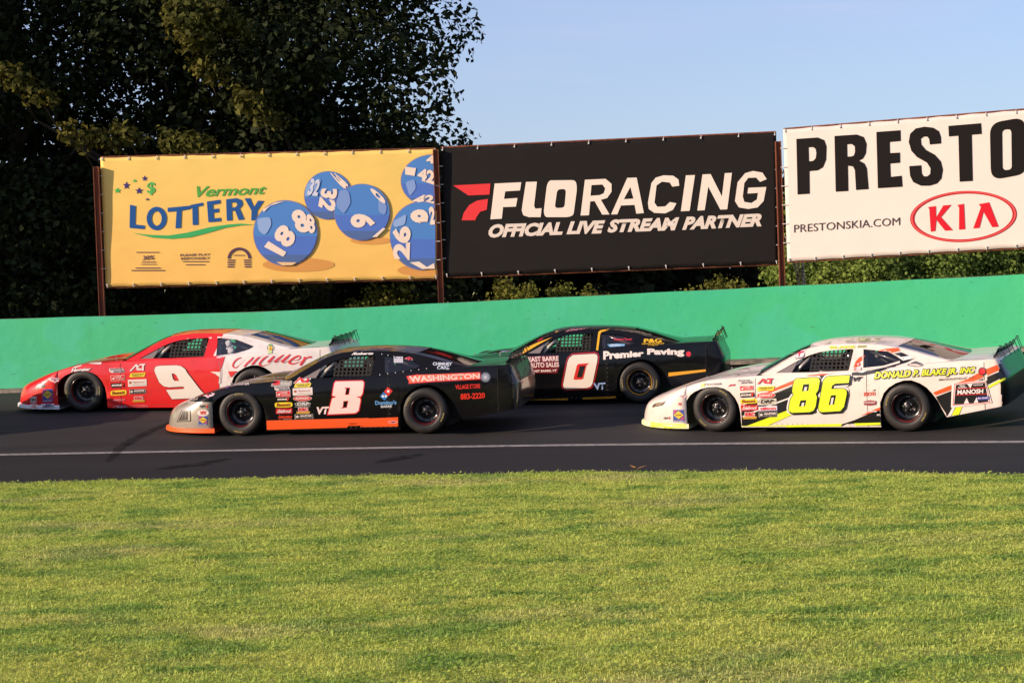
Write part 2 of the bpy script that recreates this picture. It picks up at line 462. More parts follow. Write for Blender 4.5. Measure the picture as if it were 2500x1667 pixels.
def mark(name, pix, wid, m, dz=.006):
    pts = [track_hit(*p) for p in pix]; v = []; f = []
    Q = []
    for i in range(len(pts)-1):
        for k in range(6): Q.append(pts[i].lerp(pts[i+1], k/6))
    Q.append(pts[-1])
    for i, q in enumerate(Q):
        t = (Q[min(i+1,len(Q)-1)]-Q[max(i-1,0)]); t.z = 0; t.normalize(); nn = Vector((-t.y, t.x, 0))
        a = i/(len(Q)-1); ww = wid*(.25+.75*math.sin(math.pi*min(1,max(0,a)))**.6)/2*(1+.15*math.sin(i*2.3))
        for s in (1,-1):
            p = q+nn*ww*s; p.z = surf_z(p.x, p.y)+dz; v.append(p)
    for i in range(len(Q)-1): f.append((2*i, 2*i+1, 2*i+3, 2*i+2))
    o = mesh_obj(name, v, f, m); tag(o, kind='structure'); return o
mark('tyre_skid_mark', [(262,1128),(290,1095),(330,1070),(385,1045),(430,1025)], .16, M_skid, .010)
mark('asphalt_stain', [(385,1146),(470,1136),(560,1120)], .35, M_stain, .006)
mark('asphalt_stain', [(920,1130),(980,1118),(1030,1108)], .3, M_stain, .006)
# ---- a dry leaf lying at the grass edge
lp = track_hit(1553, 1149)
v = []; f = []
for k in range(3):
    a = k*2.1; n0 = len(v)
    for (u, w_) in ((0,0),(.05,.025),(.13,0),(.05,-.025)):
        v.append((u*math.cos(a)-w_*math.sin(a), u*math.sin(a)+w_*math.cos(a), .012+.05*u/.13+(.01 if w_ else 0)))
    f.append((n0,n0+1,n0+2,n0+3))
lf = mesh_obj('dry_leaf', v, f, mat('dry_leaf_brown', (.42,.22,.07), rough=.8)); lf.location = lp
tag(lf, 'dry orange brown leaf lying on the apron at the grass edge', 'leaf')

# ---- grass
def patch_mat(name, cA, cB, cC, dry):
    m = bpy.data.materials.new(name); m.use_nodes = True; n = m.node_tree; b = n.nodes['Principled BSDF']
    g = n.nodes.new('ShaderNodeNewGeometry')
    def N(sc, det=3, st=(1,1,1)):
        mp = n.nodes.new('ShaderNodeMapping'); mp.inputs['Scale'].default_value = st; n.links.new(g.outputs['Position'], mp.inputs[0])
        t = n.nodes.new('ShaderNodeTexNoise'); t.inputs['Scale'].default_value = sc; t.inputs['Detail'].default_value = det; n.links.new(mp.outputs[0], t.inputs[0]); return t
    def MR(t, a, b_, c=0., d=1.):
        r = n.nodes.new('ShaderNodeMapRange'); r.inputs[1].default_value = a; r.inputs[2].default_value = b_; r.inputs[3].default_value = c; r.inputs[4].default_value = d
        n.links.new(t.outputs[0], r.inputs[0]); return r
    def MX(f, a, c):
        x = n.nodes.new('ShaderNodeMix'); x.data_type = 'RGBA'; n.links.new(f.outputs[0], x.inputs[0])
        for s, q in ((6, a), (7, c)):
            if isinstance(q, tuple): x.inputs[s].default_value = (*q, 1)
            else: n.links.new(q.outputs[2], x.inputs[s])
        return x
    a = MX(MR(N(1.1, 4, (.5,1,1)), .40, .60), cA, cB)
    b1 = MX(MR(N(2.4, 5, (.5,1,1)), .50, .62), a, cC)
    c1 = MX(MR(N(.7, 5, (.5,1,1)), .56, .74, 0, .75), b1, dry)
    oi = n.nodes.new('ShaderNodeObjectInfo')
    mr = n.nodes.new('ShaderNodeMapRange'); mr.inputs[3].default_value = .9; mr.inputs[4].default_value = 1.12; n.links.new(oi.outputs['Random'], mr.inputs[0])
    ml = n.nodes.new('ShaderNodeMix'); ml.data_type = 'RGBA'; ml.blend_type = 'MULTIPLY'; ml.inputs[0].default_value = 1
    n.links.new(c1.outputs[2], ml.inputs[6]); n.links.new(mr.outputs[0], ml.inputs[7]); n.links.new(ml.outputs[2], b.inputs['Base Color'])
    b.inputs['Roughness'].default_value = .6; b.inputs['Specular IOR Level'].default_value = .25
    tr = n.nodes.new('ShaderNodeBsdfTranslucent'); n.links.new(ml.outputs[2], tr.inputs[0])
    ms = n.nodes.new('ShaderNodeMixShader'); ms.inputs[0].default_value = .4
    n.links.new(b.outputs[0], ms.inputs[1]); n.links.new(tr.outputs[0], ms.inputs[2])
    n.links.new(ms.outputs[0], n.nodes['Material Output'].inputs[0])
    return m
M_grass = patch_mat('grass_blades', (.49,.58,.12), (.60,.64,.15), (.29,.43,.09), (.67,.60,.30))
M_clover = patch_mat('clover_leaves', (.40,.52,.09), (.50,.57,.11), (.22,.37,.06), (.52,.50,.17))
clumps = bpy.data.collections.new('grass_clumps')
def clump(kind, seed):
    r_ = random.Random(seed); v = []; f = []
    if kind == 'grass':
        for k in range(34):
            x, y = r_.gauss(0,.06), r_.gauss(0,.06); a = r_.uniform(0, 6.28); h = r_.uniform(.010,.030); wd = r_.uniform(.0018,.0036); ln = r_.uniform(.1,.9)*h
            dx, dy = math.cos(a), math.sin(a); n0 = len(v)
            v += [(x-dy*wd, y+dx*wd, 0), (x+dy*wd, y-dx*wd, 0), (x+dx*ln*.4+dy*wd*.8, y+dy*ln*.4-dx*wd*.8, h*.65), (x+dx*ln*.4-dy*wd*.8, y+dy*ln*.4+dx*wd*.8, h*.65), (x+dx*ln, y+dy*ln, h)]
            f += [(n0,n0+1,n0+2,n0+3),(n0+3,n0+2,n0+4)]
    else:
        for k in range(22):
            x, y, z = r_.gauss(0,.05), r_.gauss(0,.05), r_.uniform(.01,.03); s = r_.uniform(.006,.012); a = r_.uniform(0,6.28); tx, ty = r_.uniform(-.5,.5), r_.uniform(-.7,.3); n0 = len(v)
            for q in range(5):
                b_ = a+q*1.2566; v.append((x+s*math.cos(b_), y+s*math.sin(b_), z+s*(tx*math.cos(b_)+ty*math.sin(b_))))
            f.append((n0,n0+1,n0+2,n0+3,n0+4))
    me = bpy.data.meshes.new(kind+'_clump'); me.from_pydata(v, [], f); me.materials.append(M_grass if kind == 'grass' else M_clover)
    o = bpy.data.objects.new(kind+'_clump', me); clumps.objects.link(o); return o
for s_ in range(5): clump('grass', s_)
for s_ in range(2): clump('clover', 50+s_)
# carrier mesh for the turf, a little inside the edge of the apron with a ragged border
cv = []; cf = []
NX, NY = 90, 26
for j in range(NY+1):
    for i in range(NX+1):
        X = -9.5+19*i/NX
        ge = Ge[min(range(len(Ge)), key=lambda q: abs(Ge[q].x-X))]
        gi = [q for q in range(len(Ge)-1) if Ge[q].x <= X <= Ge[q+1].x]
        if gi:
            a, b_ = Ge[gi[0]], Ge[gi[0]+1]; ye = a.y+(b_.y-a.y)*(X-a.x)/(b_.x-a.x)
        else: ye = ge.y
        ye += -.10+.05*math.sin(X*2.3)+.035*math.sin(X*7.7+1)+.03*math.sin(X*17)
        t = j/NY; Y = 9.5+(ye-9.5)*t
        cv.append((X, Y, .012+.02*math.sin(X*1.3)*math.sin(Y*1.1)*(1-t)+.008*t**6))
for j in range(NY):
    for i in range(NX): a = j*(NX+1)+i; cf.append((a, a+1, a+NX+2, a+NX+1))
turf = mesh_obj('grass', cv, cf, M_soil, None, True)
tag(turf, 'mown infield grass with clover and dry patches in front of the track', 'grass', kind='stuff')
ng = bpy.data.node_groups.new('grow_grass', 'GeometryNodeTree')
ng.interface.new_socket('Geometry', in_out='INPUT', socket_type='NodeSocketGeometry')
ng.interface.new_socket('Geometry', in_out='OUTPUT', socket_type='NodeSocketGeometry')
gi_, go_ = ng.nodes.new('NodeGroupInput'), ng.nodes.new('NodeGroupOutput')
dp = ng.nodes.new('GeometryNodeDistributePointsOnFaces'); dp.inputs['Density'].default_value = 420
ci = ng.nodes.new('GeometryNodeCollectionInfo'); ci.inputs['Collection'].default_value = clumps; ci.inputs['Separate Children'].default_value = True; ci.inputs['Reset Children'].default_value = True
ip = ng.nodes.new('GeometryNodeInstanceOnPoints'); ip.inputs['Pick Instance'].default_value = True
rv = ng.nodes.new('FunctionNodeRandomValue'); rv.data_type = 'FLOAT_VECTOR'; rv.inputs[0].default_value = (-.15,-.15,0); rv.inputs[1].default_value = (.15,.15,6.28)
rs = ng.nodes.new('FunctionNodeRandomValue'); rs.data_type = 'FLOAT'; rs.inputs[2].default_value = .7; rs.inputs[3].default_value = 1.2
jg = ng.nodes.new('GeometryNodeJoinGeometry')
lk = ng.links.new
lk(gi_.outputs[0], dp.inputs['Mesh']); lk(dp.outputs['Points'], ip.inputs['Points']); lk(ci.outputs[0], ip.inputs['Instance'])
lk(rv.outputs[0], ip.inputs['Rotation']); lk(rs.outputs[1], ip.inputs['Scale'])
lk(ip.outputs[0], jg.inputs[0]); lk(gi_.outputs[0], jg.inputs[0]); lk(jg.outputs[0], go_.inputs[0])
md = turf.modifiers.new('grow', 'NODES'); md.node_group = ng
# ------------------------------------------------------------------ race cars
WB = 2.67
def tab(T_): 
    xs = [t[0] for t in T_]; ys = [t[1] for t in T_]
    gx = np.linspace(xs[0], xs[-1], 700); gy = np.interp(gx, xs, ys)
    k = 19; gy2 = np.convolve(np.pad(gy, k//2, mode='edge'), np.ones(k)/k, 'valid')
    return lambda x: float(np.interp(x, gx, gy2))
SH = tab([(-1.2,.15),(-1.0,.20),(-.93,.36),(-.85,.43),(-.75,.485),(-.6,.555),(-.40,.64),(-.27,.685),(-.08,.725),(.12,.748),(.4,.768),(.65,.782),(.875,.795),(1.45,.82),(1.94,.835),(2.4,.862),(2.8,.90),(3.13,.928),(3.45,.948),(3.95,.96),(4.3,.965)])
FA = [(-.40,.44),(-.385,.47),(-.34,.525),(-.28,.57),(-.18,.612),(-.07,.635),(.05,.638),(.15,.615),(.24,.565),(.31,.48),(.355,.38),(.372,.28)]
RA = [(2.325,.36),(2.335,.42),(2.38,.53),(2.45,.605),(2.55,.665),(2.66,.70),(2.76,.70),(2.87,.66),(2.96,.60),(3.03,.52),(3.10,.42),(3.155,.30),(3.20,.215)]
def bot(x): return .20+max(0, x-3.2)*.195
def body_cols():
    c = [(x, z) for x, z in FA] + [(.3745, .07)]
    x = .45
    while x < 2.32: c.append((x, .07)); x += .07
    c += [(2.3225, .07)] + list(RA)
    for x in (3.21, 3.28, 3.36, 3.44, 3.52, 3.60, 3.66, 3.72): c.append((x, bot(x)))
    return c
def y_in(x): return .90-.8*(SH(x)-.80)          # inner edge of the shoulder ledge beside the cabin
def sidey(x, z):
    zs = SH(x); y = .95
    y -= .028*max(0, (.30-z)/.30)**2
    y -= .035*max(0, (z-.50)/max(.12, zs-.50))**2
    for c, a in ((0., .018), (2.67, .022)): y += a*math.exp(-((x-c)/.42)**2)*max(0, min(1, (z-.1)/.4))
    return y
def crown(x):  return .012+.030*min(1, max(0, (x+.40)/.6))
def shell_pts(x, zb, cabin):
    zs = SH(x); pts = []; r = .03
    for k in range(11):
        z = zb+(zs-r-zb)*k/10; pts.append((-sidey(x, z), z))
    y0 = sidey(x, zs-r)
    for a in (22.5, 45, 67.5, 90): pts.append((-(y0-r*(1-math.cos(R(a)))-.004*a/90), zs-r+r*math.sin(R(a))))
    ye = -pts[-1][0]; yi = y_in(x) if cabin else .66
    yi = min(yi, ye-.002)
    for k in (1,2,3,4):
        y = ye+(yi-ye)*k/4; cz = 0 if cabin else crown(x)*(1-(y/ye)**2); pts.append((-y, zs+cz))
    return pts
EDGE3 = [(.70,.788),(.80,.845),(.90,.905),(1.0,.965),(1.07,1.005),(1.14,1.045),(1.22,1.085),(1.32,1.123),(1.45,1.150),(1.62,1.165),(1.85,1.170),(2.1,1.162),(2.3,1.146),(2.49,1.117),(2.6,1.094),(2.75,1.058),(2.9,1.016),(3.02,.985),(3.15,.955),(3.28,.93)]
def ey(z): return .90-.8*(z-.80)

def tyre_mat():
    return mat('tyre_rubber', (.008,.0072,.0065), rough=.55, noise=(7, (.024,.019,.015), .42, .75), bump=(25,.3,.004))
def build_wheel(name, root, c, side, rimc, steer=0):
    """side -1 = near; lathe axis along y, outer face toward side"""
    e = bpy.data.objects.new(name, None); COL.objects.link(e); e.parent = root; e.location = c; e.rotation_euler = (0, random.uniform(0,6), steer)
    s = side; h = .125
    t = MB(); prof = [(.205,h*.92),(.212,h),(.235,h*1.04),(.27,h*1.05),(.30,h*.99),(.318,h*.86),(.327,h*.7),(.330,h*.3),(.330,-h*.3),(.327,-h*.7),(.318,-h*.86),(.30,-h*.99),(.235,-h*1.04),(.205,-h*.92)]
    t.lathe([(r_, -y*1) if s < 0 else (r_, y) for r_, y in prof][::1], (0,0,0), 56)
    t.build('tyre', tyre_mat(), e, True)
    t = MB(); prof = [(.207,h*.93),(.204,h*1.0),(.199,h*.98),(.197,h*.88)]
    t.lathe([(r_, s*y) for r_, y in prof], (0,0,0), 48); t.build('rim_lip', mat('wheel_black', (.012,.012,.013), rough=.25, coat=.5), e, True)
    t = MB(); t.lathe([(.197, s*h*.88),(.189, s*h*.70)], (0,0,0), 48)
    t.build('rim_ring', paint('rim_%d_%d_%d' % rimc, rimc, rough=.25), e, True)
    t = MB(); t.lathe([(.189,s*h*.70),(.181,s*h*.45),(.176,-s*h*.1),(.165,-s*h*.25),(.11,-s*h*.30),(.098,-s*h*.12),(.075,-s*h*.05),(.072,s*h*.02),(.03,s*h*.05),(.0,s*h*.06)], (0,0,0), 40)
    t.build('rim_disc', mat('wheel_black', (.02,.02,.02)), e, True)
    t = MB(); t.lathe([(.040,s*h*.05),(.038,s*h*.35),(.028,s*h*.42),(.0,s*h*.43)], (0,0,0), 20); t.build('hub_cap', mat('hub_metal', (.03,.03,.033), rough=.4, metal=.3), e, True)
    for k in range(5):
        a = 2*math.pi*k/5; t = MB(); t.lathe([(.0,s*h*.26),(.011,s*h*.25),(.012,s*h*.02)], (.056*math.cos(a),0,.056*math.sin(a)), 8)
        t.build('lug_nut', mat('nut_metal', (.12,.12,.11), rough=.4, metal=.6), e)
    for k in range(8):     # ventilation slots in the disc : dark recessed discs
        a = 2*math.pi*(k+.5)/8; t = MB(); t.lathe([(.0,-s*h*.275),(.020,-s*h*.27),(.024,-s*h*.24)], (.137*math.cos(a),0,.137*math.sin(a)), 10)
        t.build('disc_hole', mat('slot_black', (.003,.003,.003), rough=.9), e)
    # worn yellow maker's lettering as short arcs on the sidewall
    for a0 in (0., 3.3):
        v = []; f = []
        for k in range(9):
            a = a0+k*.06
            for r_ in (.262,.280): v.append((r_*math.cos(a), s*(h*1.055+.002), r_*math.sin(a)))
        for k in range(8): f.append((2*k,2*k+1,2*k+3,2*k+2))
        mesh_obj('sidewall_mark', v, f, mat('worn_yellow_ink', (.30,.24,.05), rough=.7, noise=(60,(.05,.045,.03),.4,.6)), e)
    return e

def two_tone(o, co, d, m2):
    """cut the panel along a straight masking line and give the rear part the second paint"""
    bm = bmesh.new(); bm.from_mesh(o.data); no = Vector((d[2], 0, -d[0])); no = Vector((abs(no.x), 0, no.z*(1 if no.x > 0 else -1)))
    bmesh.ops.bisect_plane(bm, geom=bm.verts[:]+bm.edges[:]+bm.faces[:], plane_co=co, plane_no=no, dist=1e-5)
    o.data.materials.append(m2)
    for f in bm.faces: f.material_index = 1 if (f.calc_center_median()-Vector(co)).dot(no) > 0 else 0
    bm.to_mesh(o.data); bm.free()
def make_car(cfg):
    P1 = unproj(*cfg['p1']); P2 = unproj(*cfg['p2'])
    if not cfg.get('free'):
        print(cfg['name'], 'ground dz', round(P1.z-surf_z(P1.x,P1.y),3), round(P2.z-surf_z(P2.x,P2.y),3), 'wb', round((P2-P1).length,3))
    if not cfg.get('free'): P1.z = surf_z(P1.x, P1.y)+.002; P2.z = surf_z(P2.x, P2.y)+.002
    xa = (P2-P1); sc = xa.length/WB; xa.normalize()
    up = Vector((0,0,1)); ya = up.cross(xa).normalized(); gb = cfg.get('gbank', 4.6); ya = (ya*math.cos(R(cfg['bank']))+up*math.sin(R(cfg['bank']))).normalized()
    za = xa.cross(ya).normalized(); ya = za.cross(xa)
    M = Matrix((xa, ya, za)).transposed().to_4x4() @ Matrix.Diagonal((sc, sc, sc, 1)); M.translation = P1 - (M.to_3x3() @ Vector((0, -.93, 0)))
    root = empty('race_car', M); tag(root, cfg['label'], 'race car', 'late model race cars on the track')
    Minv = M.inverted()
    side_m = cfg['side']; top_m = cfg['top']; black = mat('chassis_black', (.012,.012,.013), rough=.6)
    hit = []
    # --- side shells: fender, door, quarter
    C_ = body_cols()
    for s in (1, -1):
        for nm, a, b_ in (('front_fender', -.41, .60), ('door', .60, 2.15), ('rear_quarter', 2.15, 3.73)):
            cs = [c for c in C_ if a <= c[0] <= b_]
            if a > -.4: cs = [(a, .07)]+cs
            if b_ < 3.7: cs = cs+[(b_, .07)]
            cs = sorted(set(cs))
            cab = nm != 'front_fender'
            rows_ = [[(x, y*s, z) for y, z in shell_pts(x, zb, cab or x > .70)] for x, zb in cs]
            n = len(rows_[0]); v = [q for r_ in rows_ for q in r_]
            f = [(i*n+k, (i+1)*n+k, (i+1)*n+k+1, i*n+k+1) for i in range(len(rows_)-1) for k in range(n-1)]
            if s < 0: f = [q[::-1] for q in f]
            m = side_m[nm] if isinstance(side_m, dict) else side_m
            o = mesh_obj(nm, v, f, m, root, True); hit.append(o)
    # --- riveted sheet-metal joints
    for s in (-1, 1):
        for x_ in (.60, 2.15, 3.715):
            zb_ = .075 if x_ < 3 else bot(x_)+.005; zt_ = SH(x_)-.03; v = []
            for k in range(9):
                z = zb_+(zt_-zb_)*k/8
                for dx in (-.0035,.0035): v.append((x_+dx, s*(sidey(x_, z)+.0015), z))
            mesh_obj('panel_joint', v, [(2*k,2*k+1,2*k+3,2*k+2) for k in range(8)], mat('dark_joint_line', (.01,.01,.01), rough=.9), root)  # thin dark strip laid along each panel joint
    rv_ = MB()
    for k in range(26):
        x_ = .45+.072*k
        for s in (-1, 1): rv_.lathe([(0,-.004*1),(.006,-.002),(.007,.003)], (x_, s*(sidey(x_,.11)+.002), .11), 6)
    for k in range(9):
        for x_ in (.575, 2.175): z = .16+.068*k; rv_.lathe([(0,-.004),(.005,-.002),(.006,.003)], (x_, -(sidey(x_, z)+.002), z), 6)
    tag(rv_.build('rivet_row', mat('rivet_dull', (.14,.13,.12), rough=.5, metal=.3), root), kind='stuff')
    # --- hood and deck between the fenders
    def panel(nm, xs, hw, zf, m, fl=False):
        v = []; f = []; ny = 16
        for x in xs:
            for k in range(ny+1):
                y = -hw+2*hw*k/ny; v.append((x, y, zf(x, y)))
        for i in range(len(xs)-1):
            for k in range(ny): a = i*(ny+1)+k; f.append((a, a+ny+1, a+ny+2, a+1))
        o = mesh_obj(nm, v, f, m, root, True); return o
    def hoodz(x, y):
        z = SH(x)+crown(x)*(1-(y/.9)**2)+.003
        return z + .030*max(0, min(1, (x-.0)/.35))*max(0, 1-(abs(y)/.40)**4)
    hood = panel('hood', [-.395+.04*k for k in range(27)]+[.69], .655, hoodz, top_m['hood']); hit.append(hood)
    cowl = panel('cowl_panel', [.60,.68,.76,.84], .86, lambda x, y: .765, black)
    deck = panel('deck_lid', [3.10,3.2,3.3,3.4,3.5,3.6,3.70,3.72], .80, lambda x, y: SH(x)+.002+.006*(1-(y/.8)**2), top_m['deck']); hit.append(deck)
    # --- nose: rings round the plan curve
    def ring(a, x0, hw, n_=3.2, N=40, y_=1):
        out = []
        for k in range(N+1):
            th = -math.pi/2+math.pi*k/N; cc, ss = math.cos(th), math.sin(th)
            out.append((x0+y_*a*abs(cc)**(2/n_), hw*math.copysign(abs(ss)**(2/n_), ss)))
        return out
    lev = [(.10,.88,.0),(.13,.875,.0),(.17,.868,.0),(.23,.85,.0),(.28,.83,.0),(.33,.803,.0),(.37,.77,.0),(.40,.73,.0),(.43,.675,.0),(.465,.595,.0),(.50,.505,.0),(.535,.405,.004),(.57,.295,.008),(.60,.19,.01),(.622,.10,.011),(.634,.035,.012),(.638,.0,.012)]
    if cfg.get('nose') == 'tall': lev = [(z, a, c) for z, a, c in lev]
    v = []; N = 48
    for z, a, c in lev:
        hw = .962-.03*max(0,(.3-z)/.3)**2-.035*max(0,(z-.5)/.14)**2
        for x, y in ring(-a, -.402, hw, 2.25+.7*(z/.6), N): v.append((x, y, z+c*(1-(y/.95)**2)))
    f = [(i*(N+1)+k, (i+1)*(N+1)+k, (i+1)*(N+1)+k+1, i*(N+1)+k+1) for i in range(len(lev)-1) for k in range(N)]
    nm_, nu_ = cfg['nose_mats']; mi = []
    for q in f:
        c_ = sum((Vector(v[i]) for i in q), Vector())/4
        mi.append(1 if cfg['nose_split'](c_.x, c_.z) else 0)
    nose = mesh_obj('nose', v, f, None, root, True, mats=[nm_, nu_], midx=mi); hit.append(nose)
    md_ = nose.modifiers.new('t', 'SOLIDIFY'); md_.thickness = .004; md_.offset = 0
    # splitter lip
    t = []; zz = [(.055,.0),(.055,.045),(.062,.058),(.105,.055),(.118,.02),(.12,-.03)]
    v = []
    for z, d in zz:
        for x, y in ring(-(.90+d), -.38, .955+d*.35, 2.25, N): v.append((x, y, z))
    f = [(i*(N+1)+k, (i+1)*(N+1)+k, (i+1)*(N+1)+k+1, i*(N+1)+k+1) for i in range(len(zz)-1) for k in range(N)]
    f.append(tuple(range(N+1)))
    o = mesh_obj('splitter', v, f, cfg['splitter'], root, False); hit.append(o)
    # --- tail: rings round the plan curve
    lev = [(0.,.275),(.10,.29),(.25,.30),(.42,.305),(.56,.30),(.62,.295),(.64,.285),(.80,.245),(.90,.218),(.97,.20),(.985,.195),(1.0,.19),(1.002,.10),(1.002,0)]
    v = []
    for q, a in lev:
        hw = .955-.030*q**2
        for x, y in ring(a, 3.722, hw, 8., N):
            zb = bot(x); zt = .958; v.append((x, y, zb+(zt-zb)*q))
    f = [(i*(N+1)+k, i*(N+1)+k+1, (i+1)*(N+1)+k+1, (i+1)*(N+1)+k) for i in range(len(lev)-1) for k in range(N)]
    tail = mesh_obj('rear_bumper', v, f, None, root, True, mats=[cfg['tail'][0], cfg['tail'][1], top_m['deck']], midx=[2 if i >= 11 else (1 if v[i*(N+1)+k][0] > 3.92 else 0) for i in range(len(lev)-1) for k in range(N)]); hit.append(tail)
    # exhaust/air opening and lamp panel on the tail face
    t = MB(); t.box((3.99,0,.60), (.06,1.05,.10)); t.build('tail_recess', mat('slot_black', (.003,.003,.003)), root)
    # --- greenhouse sides with window openings
    base = [(3.28,.920),(3.0,.905),(2.6,.870),(2.2,.838),(1.8,.818),(1.3,.805),(.95,.790),(.70,.780)]
    outer = EDGE3 + base
    win = cfg.get('win', [(.885,.812),(1.0,.872),(1.10,.928),(1.23,.995),(1.33,1.035),(1.45,1.068),(1.62,1.090),(1.90,1.103),(1.925,1.09),(1.90,.84),(1.88,.826),(1.4,.815)])
    qw = cfg.get('qwin', [(2.06,1.098),(2.40,1.066),(2.62,.955),(2.36,.885),(2.09,.862)])
    for s in (-1, 1):
        vv, tt = poly2(outer, [win, qw])
        V3 = [(x, s*(ey(z)+.001), z) for x, z in vv]
        if s > 0: tt = [q[::-1] for q in tt]
        o = mesh_obj('cabin_side', V3, tt, cfg['cabin'], root); hit.append(o)
        if cfg.get('rear_paint'): two_tone(o, (2.045,0,.84), (.09,0,.30), cfg['rear_paint'])
        md_ = o.modifiers.new('t', 'SOLIDIFY'); md_.thickness = .005; md_.offset = 0
        vv, tt = poly2(offp(qw, .01)); o = mesh_obj('quarter_window', [(x, s*(ey(z)-.012), z) for x, z in vv], tt, mat('dark_polycarbonate', (.02,.02,.022), rough=.08) if cfg.get('dark_qw') else M_glass, root)
        if s < 0: qwo = o
    # front vent pane, lower front corner of the side window
    vv, tt = poly2([(.86,.80),(1.0,.876),(1.12,.938),(1.16,.955),(1.13,.87),(1.10,.81)]); o = mesh_obj('vent_pane', [(x, -(ey(z)-.010), z) for x, z in vv], tt, cfg.get('vent', mat('grey_lexan', (.20,.17,.16), rough=.25)), root)
    # --- windshield, roof, rear window lofted between the two cabin edges
    NYR = 20
    def row(i):
        x, z = EDGE3[i]; ye = ey(z); t = x
        if x <= 1.32: k = (1.32-x)/(1.32-.70); cx = x-.10-.16*k; cz = .012+.012*(1-k)+.0*k
        elif x < 2.49: k = (x-1.32)/(2.49-1.32); cx = x-.10*(1-k)+.10*k; cz = .030
        else: k = (x-2.49)/(3.28-2.49); cx = x+.10+.06*k; cz = .030*(1-k)+.006
        if x > 1.32: 
            pass
        out = []
        for j in range(NYR+1):
            u = -1+2*j/NYR; y = u*ye; q = 1-u*u; out.append((x+(cx-x)*q, y, z+cz*q*(1.0)))
        return out
    rows_ = [row(i) for i in range(len(EDGE3))]
    iw, ir = 7, 13
    def loft(nm, i0, i1, j0, j1, m, dz=0):
        v = [(p[0], p[1], p[2]+dz) for r_ in rows_[i0:i1+1] for p in r_[j0:j1+1]]; n = j1-j0+1
        f = [(a*n+k, (a+1)*n+k, (a+1)*n+k+1, a*n+k+1) for a in range(i1-i0) for k in range(n-1)]
        return mesh_obj(nm, v, f, m, root, True)
    loft('windshield', 0, iw, 1, NYR-1, M_glass, -.004)
    for a, b_ in ((0, 1), (NYR-1, NYR)): hit.append(loft('windshield_pillar', 0, iw, a, b_, cfg['pillar']))
    hit.append(loft('roof', iw, ir, 0, NYR, top_m['roof']))
    if cfg.get('rear_paint'): two_tone(hit[-1], (2.14,0,1.15), (.20,0,.10), cfg['rear_paint'])
    jr = cfg.get('rw', 1)
    o = loft('rear_window', ir, len(EDGE3)-1, jr, NYR-jr, cfg.get('rwmat', M_glassd), -.004); rwin = o
    for a, b_ in ((0, jr), (NYR-jr, NYR)): hit.append(loft('sail_panel', ir, len(EDGE3)-1, a, b_, top_m.get('sail', top_m['roof'])))
    # --- underbody and interior
    t = MB(); t.box((1.35,0,.17), (3.3,1.30,.14)); t.box((1.35,0,.14),(1.85,1.80,.09)); t.build('chassis_floor', black, root)
    for nm_b, c_b, d_b in (('engine_bay_panel',(.02,0,.45),(.72,1.10,.30)), ('fuel_cell_cover',(3.15,0,.56),(1.1,1.2,.26)), ('firewall',(.50,0,.47),(.10,1.78,.54)), ('rear_bulkhead',(2.20,0,.46),(.08,1.78,.50)), ('package_tray',(2.75,0,.80),(1.05,1.5,.03))):
        t = MB(); t.box(c_b, d_b); t.build(nm_b, black, root)
    for x_, a_, zc_, zh_ in ((0,.37,.34,.46),(2.74,.46,.43,.42)):
        for s in (-1, 1):
            t = MB(); t.box((x_,s*.60,zc_),(2*a_,.02,zh_)); t.build('wheel_well_liner', black, root)
    for s in (-1, 1):
        t = MB(); t.box((1.32,s*.86,.46),(1.7,.02,.60)); t.build('door_liner', black, root)
    t = MB(); t.box((.98,0,.78),(.30,1.5,.05)); t.box((1.10,0,.74),(.05,1.5,.12)); t.build('dashboard', mat('dash_black', (.02,.02,.02), rough=.5), root)
    cage = cfg.get('cage', mat('cage_tube_dark', (.05,.045,.045), rough=.3, coat=.5))
    def tb(pts, r_=.021, m=cage, nm='roll_cage_tube'): tt_ = MB(); tt_.tube(pts, r_, 8); return tt_.build(nm, m, root, True)
    for s in (-1, 1):
        y1, y2 = .80*s, .58*s
        tb([(.80,y1,.50),(.93,y1,.82),(1.15,.72*s,.96),(1.40,y2,1.07),(1.6,y2,1.105),(2.05,y2,1.105)])
        tb([(2.05,y2,1.105),(2.10,.70*s,.95),(2.12,.80*s,.55)])
        tb([(2.08,y2,1.08),(2.55,.58*s,.90),(3.0,.55*s,.78)])
        tb([(.80,y1,.66),(2.12,y1,.66)])
    tb([(1.42,-.58,1.08),(1.42,.58,1.08)]); tb([(2.06,-.58,1.105),(2.06,.58,1.105)]); tb([(2.08,-.58,1.06),(2.1,.6,.66)])
    tb([(2.45,-.3,.98),(2.60,.55,.80)], .016)
    lt = cfg.get('cage2', mat('cage_tube_pale', (.62,.55,.44), rough=.35, coat=.4))
    tb([(1.02,-.78,.80),(1.10,-.76,.88),(1.22,-.72,.985)], .024, lt); tb([(1.14,-.76,.80),(1.22,-.74,.90),(1.34,-.66,1.02)], .024, lt)
    tb([(.98,.5,.80),(1.2,.5,.90)], .02, lt)
    # seat with head surround
    seat = mat('seat_black', (.015,.015,.016), rough=.6)
    t = MB(); t.box((1.80,-.36,.36),(.46,.46,.08)); Mx = Matrix.Translation((1.99,-.36,.66)) @ Matrix.Rotation(R(14),4,'Y')
    t.box((0,0,0),(.06,.46,.62),Mx); t.box((-.12,-.24,.10),(.26,.03,.30),Mx); t.box((-.12,.24,.10),(.26,.03,.30),Mx); t.box((-.10,-.17,.34),(.26,.03,.16),Mx); t.box((-.10,.17,.34),(.26,.03,.16),Mx)
    t.build('racing_seat', seat, root)
    t = MB(); cx, cz = 1.30, .83
    ring_ = []
    for k in range(25):
        a = 2*math.pi*k/24; ring_.append((cx+.07*math.sin(a), -.36+.17*math.cos(a), cz+.155*math.sin(a)))
